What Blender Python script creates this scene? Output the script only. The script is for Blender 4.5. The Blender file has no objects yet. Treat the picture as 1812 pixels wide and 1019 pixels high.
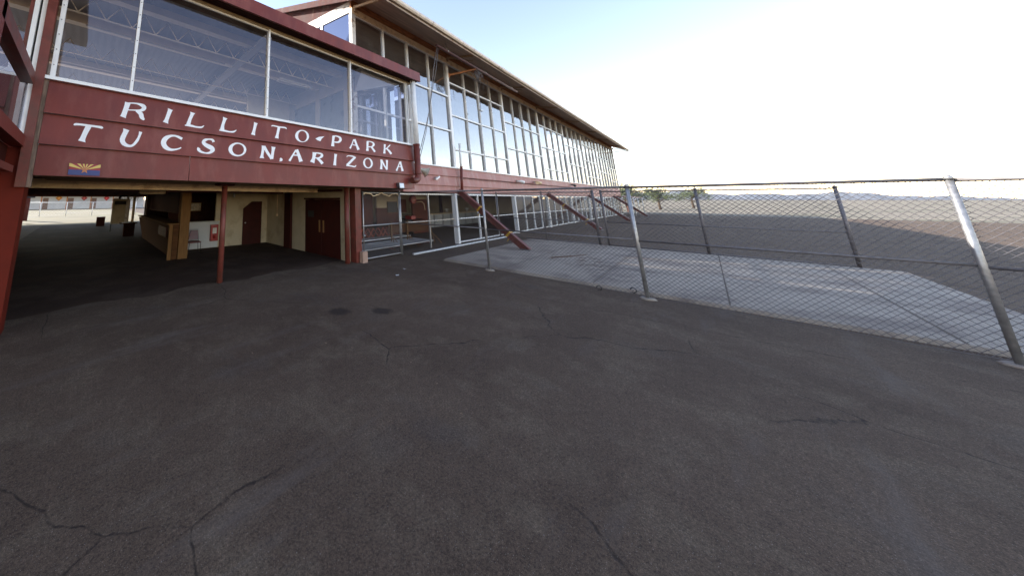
import bpy, math, random, json
from mathutils import Vector, Matrix
random.seed(7)
S = bpy.context.scene
COL = S.collection
# ------------------------------------------------------------------ camera
H = 2.1
F_PX, CX, CY, HZ, W0, H0 = 522.0, 560.0, 256.0, 353.0, 1812.0, 1019.0
pitch = math.atan((HZ-CY)/F_PX)
ang = math.atan((1248-CX)/math.hypot(F_PX, HZ-CY))
fw = Vector((math.cos(ang), math.sin(ang), 0)); rt = Vector((math.sin(ang), -math.cos(ang), 0)); up = Vector((0, 0, 1))
FWD = fw*math.cos(pitch)+up*math.sin(pitch); UPV = -fw*math.sin(pitch)+up*math.cos(pitch)
cam = bpy.data.cameras.new('camera'); camo = bpy.data.objects.new('camera', cam); COL.objects.link(camo)
M = Matrix((rt, UPV, -FWD)).transposed().to_4x4(); M.translation = Vector((0, 0, H)); camo.matrix_world = M
cam.sensor_width = 36; cam.sensor_fit = 'HORIZONTAL'; cam.lens = 36*F_PX/W0
cam.shift_x = (W0/2-CX)/W0; cam.shift_y = -(H0/2-CY)/W0
cam.clip_start = 0.05; cam.clip_end = 6000
S.camera = camo
# ------------------------------------------------------------------ sky and sun (behind the building)
SUN_EL, SUN_AZ = math.radians(30), math.radians(-30)      # azimuth measured from +Y towards +X
w = bpy.data.worlds.new("World"); S.world = w; w.use_nodes = True
nt = w.node_tree; nt.nodes.clear()
sky = nt.nodes.new('ShaderNodeTexSky'); sky.sky_type = 'NISHITA'; sky.sun_disc = False
sky.sun_elevation = SUN_EL; sky.sun_rotation = SUN_AZ; sky.dust_density = .05; sky.air_density = 1.0; sky.ozone_density = 2.0
bg = nt.nodes.new('ShaderNodeBackground'); bg.inputs['Strength'].default_value = 0.15
wo = nt.nodes.new('ShaderNodeOutputWorld'); wb = nt.nodes.new('ShaderNodeMix'); wb.data_type = 'RGBA'; wb.blend_type = 'MULTIPLY'; wb.inputs[0].default_value = 1; wb.inputs[7].default_value = (1.24, .97, .84, 1)   # camera balanced for open shade
nt.links.new(sky.outputs[0], wb.inputs[6]); nt.links.new(wb.outputs[2], bg.inputs[0]); nt.links.new(bg.outputs[0], wo.inputs[0])
sd = bpy.data.lights.new('sun', 'SUN'); sd.energy = 3.0; sd.angle = math.radians(0.5); sd.color = (1, .94, .85)
so = bpy.data.objects.new('sun', sd); COL.objects.link(so); so.location = (0, 60, 60)
dirs = Vector((math.sin(SUN_AZ)*math.cos(SUN_EL), math.cos(SUN_AZ)*math.cos(SUN_EL), math.sin(SUN_EL)))
so.rotation_euler = dirs.to_track_quat('Z', 'Y').to_euler()
S.view_settings.view_transform = 'Standard'; S.view_settings.look = 'None'; S.view_settings.gamma = 1
S.view_settings.exposure = 1.8
S.cycles.max_bounces = 8; S.cycles.diffuse_bounces = 4; S.cycles.glossy_bounces = 4; S.cycles.transparent_max_bounces = 24
S.cycles.sample_clamp_indirect = 6; S.cycles.use_denoising = True
S.cycles.caustics_reflective = False; S.cycles.caustics_refractive = False

# ------------------------------------------------------------------ helpers
class MB:
    def __init__(s): s.v = []; s.f = []; s.m = []; s.sm = []
    def face(s, pts, mi=0, sm=False):
        b = len(s.v); s.v += [tuple(p) for p in pts]; s.f.append(tuple(range(b, b+len(pts)))); s.m.append(mi); s.sm.append(sm)
    def hexa(s, p, mi=0):          # p: 4 bottom + 4 top points, counter-clockwise
        b = len(s.v); s.v += [tuple(q) for q in p]
        for f in ((0,3,2,1),(4,5,6,7),(0,1,5,4),(1,2,6,5),(2,3,7,6),(3,0,4,7)):
            s.f.append(tuple(b+i for i in f)); s.m.append(mi); s.sm.append(False)
        return s
    def box(s, x0, x1, y0, y1, z0, z1, mi=0):
        if x0 > x1: x0, x1 = x1, x0
        if y0 > y1: y0, y1 = y1, y0
        if z0 > z1: z0, z1 = z1, z0
        return s.hexa([(x0,y0,z0),(x1,y0,z0),(x1,y1,z0),(x0,y1,z0),(x0,y0,z1),(x1,y0,z1),(x1,y1,z1),(x0,y1,z1)], mi)
    def bar(s, a, b, wd, ht, mi=0, upv=(0,0,1)):
        a = Vector(a); b = Vector(b); d = (b-a).normalized(); u = Vector(upv)
        if abs(d.dot(u)) > .98: u = Vector((0, 1, 0))
        r = d.cross(u).normalized(); u = r.cross(d).normalized()
        r = r*wd/2; u = u*ht/2
        return s.hexa([a-r-u, a+r-u, a+r+u, a-r+u, b-r-u, b+r-u, b+r+u, b-r+u], mi)
    def tube(s, pts, rad, n=10, mi=0, cap=True, sm=True):
        pts = [Vector(p) for p in pts]; rs = rad if isinstance(rad, (list, tuple)) else [rad]*len(pts)
        b = len(s.v); prev = None
        for i, p in enumerate(pts):
            d = (pts[min(i+1, len(pts)-1)]-pts[max(i-1, 0)]).normalized()
            if prev is None:
                u = Vector((0, 0, 1)) if abs(d.z) < .9 else Vector((1, 0, 0))
            else: u = prev
            r = d.cross(u).normalized(); u = r.cross(d).normalized(); prev = u
            for k in range(n):
                t = 2*math.pi*k/n; s.v.append(tuple(p+(r*math.cos(t)+u*math.sin(t))*rs[i]))
        for i in range(len(pts)-1):
            for k in range(n):
                q = (k+1) % n
                s.f.append((b+i*n+k, b+i*n+q, b+(i+1)*n+q, b+(i+1)*n+k)); s.m.append(mi); s.sm.append(sm)
        if cap:
            s.f.append(tuple(b+k for k in range(n-1, -1, -1))); s.m.append(mi); s.sm.append(False)
            e = b+(len(pts)-1)*n; s.f.append(tuple(e+k for k in range(n))); s.m.append(mi); s.sm.append(False)
        return s
    def wall(s, axis, c0, c1, a0, a1, z0, z1, holes=(), mi=0):
        """wall slab across c0..c1 on 'axis'; runs a0..a1; holes = (h0,h1,zz0,zz1) sorted, not overlapping"""
        def bx(p, q, r, t):
            if q-p < 1e-4 or t-r < 1e-4: return
            if axis == 'y': s.box(p, q, c0, c1, r, t, mi)
            else: s.box(c0, c1, p, q, r, t, mi)
        cur = a0
        for h in sorted(holes):
            bx(cur, h[0], z0, z1); bx(h[0], h[1], z0, h[2]); bx(h[0], h[1], h[3], z1); cur = h[1]
        bx(cur, a1, z0, z1); return s
    def build(s, name, mat, parent=None, bevel=0):
        me = bpy.data.meshes.new(name); me.from_pydata(s.v, [], s.f)
        for mm in (mat if isinstance(mat, (list, tuple)) else [mat]): me.materials.append(mm)
        for p, mi, sm in zip(me.polygons, s.m, s.sm): p.material_index = mi; p.use_smooth = sm
        me.update()
        o = bpy.data.objects.new(name, me); COL.objects.link(o)
        if parent is not None:
            o.parent = parent; o.matrix_parent_inverse = Matrix.Identity(4)
            root = parent
            loc = Vector((0, 0, 0))
            while root is not None: loc += root.location; root = root.parent
            if loc.length > 0: me.transform(Matrix.Translation(-loc)); 
        if bevel:
            bm = o.modifiers.new('bevel', 'BEVEL'); bm.width = bevel; bm.segments = 2; bm.limit_method = 'ANGLE'
        return o
def tag(o, label=None, cat=None, group=None, kind=None):
    if label: o['label'] = label
    if cat: o['category'] = cat
    if group: o['group'] = group
    if kind: o['kind'] = kind
    return o
def thing(name, loc, label, cat, group=None):
    o = bpy.data.objects.new(name, None); COL.objects.link(o); o.location = loc; o.empty_display_size = .2
    return tag(o, label, cat, group)
def copy_tree(o, parent=None):
    c = o.copy(); COL.objects.link(c)
    if parent is not None: c.parent = parent
    for ch in list(o.children): copy_tree(ch, c)
    return c

# ------------------------------------------------------------------ materials
def mat(name, col, rough=.6, metal=0, var=.15, scale=3, col2=None, c2amt=.5, c2scale=1.5, c2lo=.5, c2hi=.62, bump=.0, bscale=40, spec=.5, stretch=None, fine=0):
    m = bpy.data.materials.new(name); m.use_nodes = True; t = m.node_tree; N = t.nodes; L = t.links
    b = N['Principled BSDF']; b.inputs['Roughness'].default_value = rough; b.inputs['Metallic'].default_value = metal
    b.inputs['Specular IOR Level'].default_value = spec
    tc = N.new('ShaderNodeTexCoord'); src = tc.outputs['Object']
    if stretch:
        mp = N.new('ShaderNodeMapping'); mp.inputs['Scale'].default_value = stretch; L.new(src, mp.inputs[0]); src2 = mp.outputs[0]
    else: src2 = src
    n = N.new('ShaderNodeTexNoise'); n.inputs['Scale'].default_value = scale; n.inputs['Detail'].default_value = 8; L.new(src2, n.inputs['Vector'])
    r = N.new('ShaderNodeValToRGB'); e = r.color_ramp.elements
    e[0].position = .3; e[1].position = .7
    e[0].color = tuple(max(0, c*(1-var)) for c in col)+(1,); e[1].color = tuple(min(1, c*(1+var)) for c in col)+(1,)
    L.new(n.outputs[0], r.inputs[0]); out = r.outputs[0]
    if col2:
        n2 = N.new('ShaderNodeTexNoise'); n2.inputs['Scale'].default_value = c2scale; n2.inputs['Detail'].default_value = 10; n2.inputs['Roughness'].default_value = .65
        L.new(src2, n2.inputs['Vector'])
        r2 = N.new('ShaderNodeMapRange'); r2.inputs[1].default_value = c2lo; r2.inputs[2].default_value = c2hi; r2.inputs[4].default_value = c2amt
        L.new(n2.outputs[0], r2.inputs[0])
        mx = N.new('ShaderNodeMix'); mx.data_type = 'RGBA'; L.new(r2.outputs[0], mx.inputs[0]); L.new(out, mx.inputs[6]); mx.inputs[7].default_value = tuple(col2)+(1,)
        out = mx.outputs[2]
    if fine:
        n4 = N.new('ShaderNodeTexNoise'); n4.inputs['Scale'].default_value = 90; n4.inputs['Detail'].default_value = 3; L.new(src, n4.inputs['Vector'])
        r4 = N.new('ShaderNodeMapRange'); r4.inputs[1].default_value = .3; r4.inputs[2].default_value = .7; r4.inputs[3].default_value = 1-fine; r4.inputs[4].default_value = 1+fine
        L.new(n4.outputs[0], r4.inputs[0])
        vm = N.new('ShaderNodeVectorMath'); vm.operation = 'SCALE'; L.new(out, vm.inputs[0]); L.new(r4.outputs[0], vm.inputs['Scale']); out = vm.outputs[0]
    L.new(out, b.inputs['Base Color'])
    rr = N.new('ShaderNodeMapRange'); rr.inputs[3].default_value = max(.05, rough-.12); rr.inputs[4].default_value = min(1, rough+.12)
    L.new(n.outputs[0], rr.inputs[0]); L.new(rr.outputs[0], b.inputs['Roughness'])
    if bump:
        n3 = N.new('ShaderNodeTexNoise'); n3.inputs['Scale'].default_value = bscale; n3.inputs['Detail'].default_value = 6; L.new(src2, n3.inputs['Vector'])
        bp = N.new('ShaderNodeBump'); bp.inputs['Strength'].default_value = bump; bp.inputs['Distance'].default_value = .02; L.new(n3.outputs[0], bp.inputs['Height']); L.new(bp.outputs[0], b.inputs['Normal'])
    return m
def glass(name, ior, tint, wav=.02, rough=.01, dirt=.06, gcol=(1, 1, 1)):
    m = bpy.data.materials.new(name); m.use_nodes = True; t = m.node_tree; N = t.nodes; L = t.links; N.clear()
    out = N.new('ShaderNodeOutputMaterial'); fr = N.new('ShaderNodeFresnel'); fr.inputs[0].default_value = ior
    tr = N.new('ShaderNodeBsdfTransparent'); tr.inputs[0].default_value = tuple(tint)+(1,)
    gl = N.new('ShaderNodeBsdfGlossy'); gl.inputs['Roughness'].default_value = rough; gl.inputs[0].default_value = tuple(gcol)+(1,)
    df = N.new('ShaderNodeBsdfDiffuse'); df.inputs[0].default_value = (.5, .43, .36, 1)
    tc = N.new('ShaderNodeTexCoord'); n = N.new('ShaderNodeTexNoise'); n.inputs['Scale'].default_value = 1.3; n.inputs['Detail'].default_value = 1
    L.new(tc.outputs['Object'], n.inputs['Vector'])
    bp = N.new('ShaderNodeBump'); bp.inputs['Strength'].default_value = wav; bp.inputs['Distance'].default_value = .2; L.new(n.outputs[0], bp.inputs['Height']); L.new(bp.outputs[0], gl.inputs['Normal'])
    n2 = N.new('ShaderNodeTexNoise'); n2.inputs['Scale'].default_value = 2.2; n2.inputs['Detail'].default_value = 9; n2.inputs['Roughness'].default_value = .7; L.new(tc.outputs['Object'], n2.inputs['Vector'])
    mr = N.new('ShaderNodeMapRange'); mr.inputs[1].default_value = .35; mr.inputs[2].default_value = .8; mr.inputs[3].default_value = dirt*.3; mr.inputs[4].default_value = dirt*2; L.new(n2.outputs[0], mr.inputs[0])
    m0 = N.new('ShaderNodeMixShader'); L.new(mr.outputs[0], m0.inputs[0]); L.new(tr.outputs[0], m0.inputs[1]); L.new(df.outputs[0], m0.inputs[2])
    m1 = N.new('ShaderNodeMixShader'); L.new(fr.outputs[0], m1.inputs[0]); L.new(m0.outputs[0], m1.inputs[1]); L.new(gl.outputs[0], m1.inputs[2]); L.new(m1.outputs[0], out.inputs[0])
    return m
MAROON = mat('maroon_board_paint', (.18, .034, .024), .45, var=.14, scale=2.0, col2=(.25, .075, .055), c2amt=.55, c2scale=1.3, bump=.1, bscale=9, spec=.32, stretch=(1.6, 1, .6), fine=.04)
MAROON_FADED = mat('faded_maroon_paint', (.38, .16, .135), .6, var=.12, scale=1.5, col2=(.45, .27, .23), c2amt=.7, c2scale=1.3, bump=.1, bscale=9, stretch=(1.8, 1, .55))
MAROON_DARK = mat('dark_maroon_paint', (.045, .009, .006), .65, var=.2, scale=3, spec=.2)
POLE = mat('dull_maroon_pole_paint', (.09, .04, .04), .5, var=.2)
RED_STEEL = mat('red_steel_paint', (.17, .042, .03), .42, var=.2, scale=5, col2=(.1, .045, .03), c2amt=.6, c2scale=3, spec=.3)
CORR = mat('weathered_red_metal', (.1, .02, .012), .8, var=.3, scale=3, col2=(.22, .13, .1), c2amt=.8, c2scale=2.2, c2lo=.58, c2hi=.68, stretch=(1, 1, .35))
WHITE = mat('white_frame_paint', (.86, .86, .84), .4, var=.05, scale=6, col2=(.55, .5, .43), c2amt=.35, c2scale=5, c2lo=.56, c2hi=.75)
WHITE_PEEL = mat('peeling_white_paint', (.66, .62, .56), .6, var=.1, scale=5, col2=(.2, .13, .09), c2amt=.85, c2scale=4, c2lo=.53, c2hi=.62)
LETTER = mat('white_lettering_paint', (.88, .88, .87), .5, var=.05, scale=9, fine=.05, col2=(.6, .42, .38), c2amt=.6, c2scale=9, c2lo=.6, c2hi=.72)
CREAM = mat('cream_wall_paint', (.5, .42, .28), .7, var=.1, scale=1.5, col2=(.3, .22, .13), c2amt=.5, c2scale=1.2, bump=.06)
CREAM_TRIM = mat('cream_trim_paint', (.9, .7, .44), .6, var=.08, scale=4, col2=(.4, .2, .09), c2amt=.6, c2scale=2.5, c2lo=.52, c2hi=.66)
GREYWHITE = mat('pale_grey_wall', (.5, .5, .48), .6, var=.08, scale=2)
RUST = mat('rusty_timber', (.44, .18, .07), .8, var=.35, scale=4, col2=(.13, .06, .035), c2amt=.6, c2scale=3, bump=.2, stretch=(.5, 1, 3))
SOFFIT = mat('brown_soffit_boards', (.52, .38, .29), .75, var=.25, scale=2, stretch=(.25, 3, 3), bump=.1)
GUTTER = mat('cream_gutter_metal', (.82, .72, .57), .5, var=.15, scale=4, col2=(.28, .15, .09), c2amt=.8, c2scale=3.5, c2lo=.55, c2hi=.66)
GALV = mat('galvanised_steel', (.42, .41, .4), .42, metal=.7, var=.2, scale=14)
GALV_DARK = mat('dull_fence_steel', (.17, .155, .155), .5, metal=.5, var=.25, scale=14)
ALU = mat('aluminium_planks', (.52, .54, .57), .38, metal=.6, var=.1, scale=6, stretch=(.3, 6, 6))
CONC = mat('pale_concrete', (.35, .295, .235), .85, var=.16, scale=1.4, col2=(.17, .13, .11), c2amt=.7, c2scale=.8, bump=.2, bscale=30, fine=.12)
WOOD = mat('brown_plywood', (.08, .034, .013), .85, spec=.1, var=.3, scale=3, stretch=(.6, 5, 5))
WOODL = mat('pale_timber', (.17, .085, .03), .8, spec=.15, var=.25, scale=4, stretch=(5, 5, .6))
DARKWOOD = mat('dark_stained_timber', (.04, .013, .008), .85, var=.3, scale=5, spec=.15)
BLACK = mat('matt_black', (.015, .014, .014), .6, var=.2, scale=8)
REDP = mat('signal_red_enamel', (.32, .016, .012), .35, var=.1, scale=4)
CEIL = mat('off_white_ceiling', (.42, .41, .42), .6, var=.08, scale=2)
JOIST = mat('pale_joist_paint', (.82, .74, .63), .55, var=.08, scale=3)
GLASS_B = glass('reflective_window_glass', 1.8, (.92, .92, .95), wav=.0, dirt=.035, gcol=(.84, .86, 1))
GLASS_E = glass('gable_window_glass', 1.25, (.3, .32, .38), wav=.01, dirt=.02, gcol=(.2, .22, .28))
GLASS_G = glass('grandstand_window_glass', 3.6, (.6, .58, .55), wav=.03, dirt=.11)
YEL = mat('yellow_tape', (.65, .38, .02), .45, var=.15, scale=20)
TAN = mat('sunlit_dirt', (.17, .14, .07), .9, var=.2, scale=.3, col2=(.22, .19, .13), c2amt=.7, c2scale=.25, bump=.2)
TUBEW = mat('white_lamp_tube', (.8, .8, .78), .3, var=.03)
HILL = mat('hazy_hill_scrub', (.16, .17, .19), .9, var=.2, scale=.02)
BARK = mat('brown_bark', (.12, .08, .05), .9, var=.3, scale=8, bump=.4)
LEAF = mat('desert_tree_leaves', (.085, .105, .035), .6, var=.5, scale=1.5)

def asphalt():
    m = bpy.data.materials.new('worn_asphalt'); m.use_nodes = True; t = m.node_tree; N = t.nodes; L = t.links
    b = N['Principled BSDF']; b.inputs['Roughness'].default_value = .88; b.inputs['Specular IOR Level'].default_value = .3
    tc = N.new('ShaderNodeTexCoord'); src = tc.outputs['Object']
    def noise(sc, det=8, ro=.6, vec=None):
        n = N.new('ShaderNodeTexNoise'); n.inputs['Scale'].default_value = sc; n.inputs['Detail'].default_value = det; n.inputs['Roughness'].default_value = ro
        L.new(vec or src, n.inputs['Vector']); return n.outputs[0]
    def mr(v, a, b_, c, d):
        r = N.new('ShaderNodeMapRange'); r.inputs[1].default_value = a; r.inputs[2].default_value = b_; r.inputs[3].default_value = c; r.inputs[4].default_value = d; L.new(v, r.inputs[0]); return r.outputs[0]
    def mth(op, a, b_):
        q = N.new('ShaderNodeMath'); q.operation = op
        for i, x in enumerate((a, b_)):
            if isinstance(x, (int, float)): q.inputs[i].default_value = x
            else: L.new(x, q.inputs[i])
        return q.outputs[0]
    def mix(f, a, b_):
        x = N.new('ShaderNodeMix'); x.data_type = 'RGBA'; L.new(f, x.inputs[0])
        for i, c in ((6, a), (7, b_)):
            if isinstance(c, tuple): x.inputs[i].default_value = c+(1,)
            else: L.new(c, x.inputs[i])
        return x.outputs[2]
    big = mr(noise(.35, 9, .68), .38, .62, 0, 1); base = mix(big, (.074, .046, .029), (.104, .068, .044))
    mid = mr(noise(1.6, 9, .7), .48, .66, 0, .6); base = mix(mid, base, (.15, .108, .07))
    dk = mr(noise(.8, 8, .6), .56, .7, 0, .5); base = mix(dk, base, (.045, .032, .03))
    gr = mth('MULTIPLY', mth('MULTIPLY', mr(noise(55, 3, .7), .3, .7, .5, 1.5), mr(noise(170, 2, .8), .35, .72, .6, 1.7)), mr(noise(14, 4, .7), .3, .7, .8, 1.2))
    sc = N.new('ShaderNodeVectorMath'); sc.operation = 'SCALE'; L.new(base, sc.inputs[0]); L.new(gr, sc.inputs['Scale']); base = sc.outputs[0]
    sp = mr(noise(120, 1, .5), .68, .74, 0, .8); base = mix(sp, base, (.3, .25, .21))
    st = N.new('ShaderNodeMapping'); st.inputs['Scale'].default_value = (.25, 1.6, 1); st.inputs['Rotation'].default_value = (0, 0, .5); L.new(src, st.inputs[0])
    base = mix(mr(noise(1.1, 8, .7, st.outputs[0]), .55, .72, 0, .45), base, (.15, .12, .1))
    # two oil stains
    wob = N.new('ShaderNodeTexNoise'); wob.inputs['Scale'].default_value = 6; L.new(src, wob.inputs['Vector'])
    wv = N.new('ShaderNodeVectorMath'); wv.operation = 'MULTIPLY_ADD'; L.new(wob.outputs['Color'], wv.inputs[0]); wv.inputs[1].default_value = (.22, .22, 0); L.new(src, wv.inputs[2])
    for (sx, sy, r0) in ((4.19, 4.69, .2), (4.86, 4.2, .17)):
        ds = N.new('ShaderNodeVectorMath'); ds.operation = 'DISTANCE'; L.new(wv.outputs[0], ds.inputs[0]); ds.inputs[1].default_value = (sx, sy, 0)
        base = mix(mr(ds.outputs['Value'], r0*.7, r0*1.25, .75, 0), base, (.022, .014, .011))
    sx = N.new('ShaderNodeSeparateXYZ'); L.new(wv.outputs[0], sx.inputs[0])       # one long wandering seam in front of the fence
    A_, B_ = ((7.89, 3.6), (8.2, .6))
    nx_, ny_ = B_[1]-A_[1], -(B_[0]-A_[0]); ln_ = math.hypot(nx_, ny_); nx_ /= ln_; ny_ /= ln_
    dd = mth('ABSOLUTE', mth('SUBTRACT', mth('ADD', mth('MULTIPLY', sx.outputs[0], nx_), mth('MULTIPLY', sx.outputs[1], ny_)), A_[0]*nx_+A_[1]*ny_+.11*(nx_+ny_)), 0)
    base = mix(mth('MULTIPLY', mr(dd, .004, .016, .9, 0), mr(noise(2.2, 5, .6), .42, .5, .15, 1)), base, (.03, .018, .013))
    # cracks
    vv = N.new('ShaderNodeTexNoise'); vv.inputs['Scale'].default_value = 1.6; vv.inputs['Detail'].default_value = 5; L.new(src, vv.inputs['Vector'])
    va = N.new('ShaderNodeVectorMath'); va.operation = 'MULTIPLY_ADD'; L.new(vv.outputs['Color'], va.inputs[0]); va.inputs[1].default_value = (.35, .35, .35); L.new(src, va.inputs[2])
    vo = N.new('ShaderNodeTexVoronoi'); vo.feature = 'DISTANCE_TO_EDGE'; vo.inputs['Scale'].default_value = .26; L.new(va.outputs[0], vo.inputs['Vector'])
    ck = mr(vo.outputs['Distance'], .0008, .0035, 1, 0); gate = mr(noise(.5, 2), .48, .56, 0, .85); ck = mth('MULTIPLY', ck, gate); ck = mth('MULTIPLY', ck, mr(noise(9, 6, .7), .4, .55, .25, 1))
    base = mix(ck, base, (.018, .012, .01))
    L.new(base, b.inputs['Base Color'])
    hgt = mth('SUBTRACT', mth('MULTIPLY', noise(70, 4, .7), .5), ck)
    bp = N.new('ShaderNodeBump'); bp.inputs['Strength'].default_value = .5; bp.inputs['Distance'].default_value = .012; L.new(hgt, bp.inputs['Height']); L.new(bp.outputs[0], b.inputs['Normal'])
    return m
ASPH = asphalt()
def corrugate(m, axis='X', scale=12, strength=.6):
    t = m.node_tree; N = t.nodes; L = t.links; b = N['Principled BSDF']
    tc = N.new('ShaderNodeTexCoord'); wv = N.new('ShaderNodeTexWave'); wv.bands_direction = axis; wv.inputs['Scale'].default_value = scale; L.new(tc.outputs['Object'], wv.inputs['Vector'])
    bp = N.new('ShaderNodeBump'); bp.inputs['Strength'].default_value = strength; bp.inputs['Distance'].default_value = .03; L.new(wv.outputs['Fac'], bp.inputs['Height']); L.new(bp.outputs[0], b.inputs['Normal'])
corrugate(CORR, 'Y', 4.5, 1.0)
ROOFM = mat('ribbed_roof_metal', (.2, .06, .045), .55, var=.2, scale=2); corrugate(ROOFM, 'X', 3, 1)
DECKM = mat('ribbed_ceiling_deck', (.2, .2, .22), .6, var=.06, scale=2); corrugate(DECKM, 'X', 1.6, .35)

# ------------------------------------------------------------------ ground (structure)
def struct(name, mb, m): return tag(mb.build(name, m), kind='structure')
def sheet(x0, x1, y0, y1, z): 
    b = MB(); b.face([(x0,y0,z),(x1,y0,z),(x1,y1,z),(x0,y1,z)]); return b
struct('ground', sheet(-900, 2500, -900, 2500, 0), ASPH)
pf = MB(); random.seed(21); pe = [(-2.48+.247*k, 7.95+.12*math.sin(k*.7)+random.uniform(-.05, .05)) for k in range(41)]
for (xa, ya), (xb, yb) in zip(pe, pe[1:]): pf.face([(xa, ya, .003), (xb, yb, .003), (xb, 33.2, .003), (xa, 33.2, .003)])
struct('passage_shade_floor', pf, mat('shade_darkened_passage_concrete', (.056, .034, .024), .85, var=.3, scale=1.2, col2=(.09, .062, .046), c2amt=.6, c2scale=.7, bump=.15, fine=.15, spec=.15))  # brown concrete floor, its colour darkened to carry the passage shade
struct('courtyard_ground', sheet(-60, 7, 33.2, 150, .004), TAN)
struct('dirt_field', sheet(66, 1500, -900, 900, .006), mat('pale_field_dirt', (.2, .165, .12), .95, var=.25, scale=.15, col2=(.11, .1, .06), c2amt=.8, c2scale=.08, c2lo=.48, c2hi=.6, bump=.3, bscale=3))
b = MB(); b.hexa([(10.14,-3.2,.0),(18.8,-3.2,0),(18.8,5.95,0),(10.14,5.9,0),(10.18,-3.2,.07),(18.8,-3.2,.07),(18.78,5.92,.07),(10.2,5.85,.07)]); 
for yj in (4.0, 2.0, 0.0, -2.0): b.box(10.22, 18.76, yj-.012, yj+.012, .0702, .0712, 1)
for xj in (13.0, 15.9): b.box(xj-.012, xj+.012, -3.18, 5.88, .0715, .0722, 1)
struct('concrete_slab', b, [CONC, mat('dirt_filled_joint', (.1, .075, .055), .95)])
b = MB()
random.seed(3)
hp = [(x, 26+12*math.sin(x*.004+1)+7*math.sin(x*.013)+4*math.sin(x*.031)+2*math.sin(x*.09)) for x in range(-2400, 2401, 20)]
for (x0, h0), (x1, h1) in zip(hp, hp[1:]):
    b.hexa([(2300,x0,-5),(2600,x0,-5),(2600,x1,-5),(2300,x1,-5),(2450,x0,h0),(2500,x0,h0),(2500,x1,h1),(2450,x1,h1)])
struct('hills', b, HILL)
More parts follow.
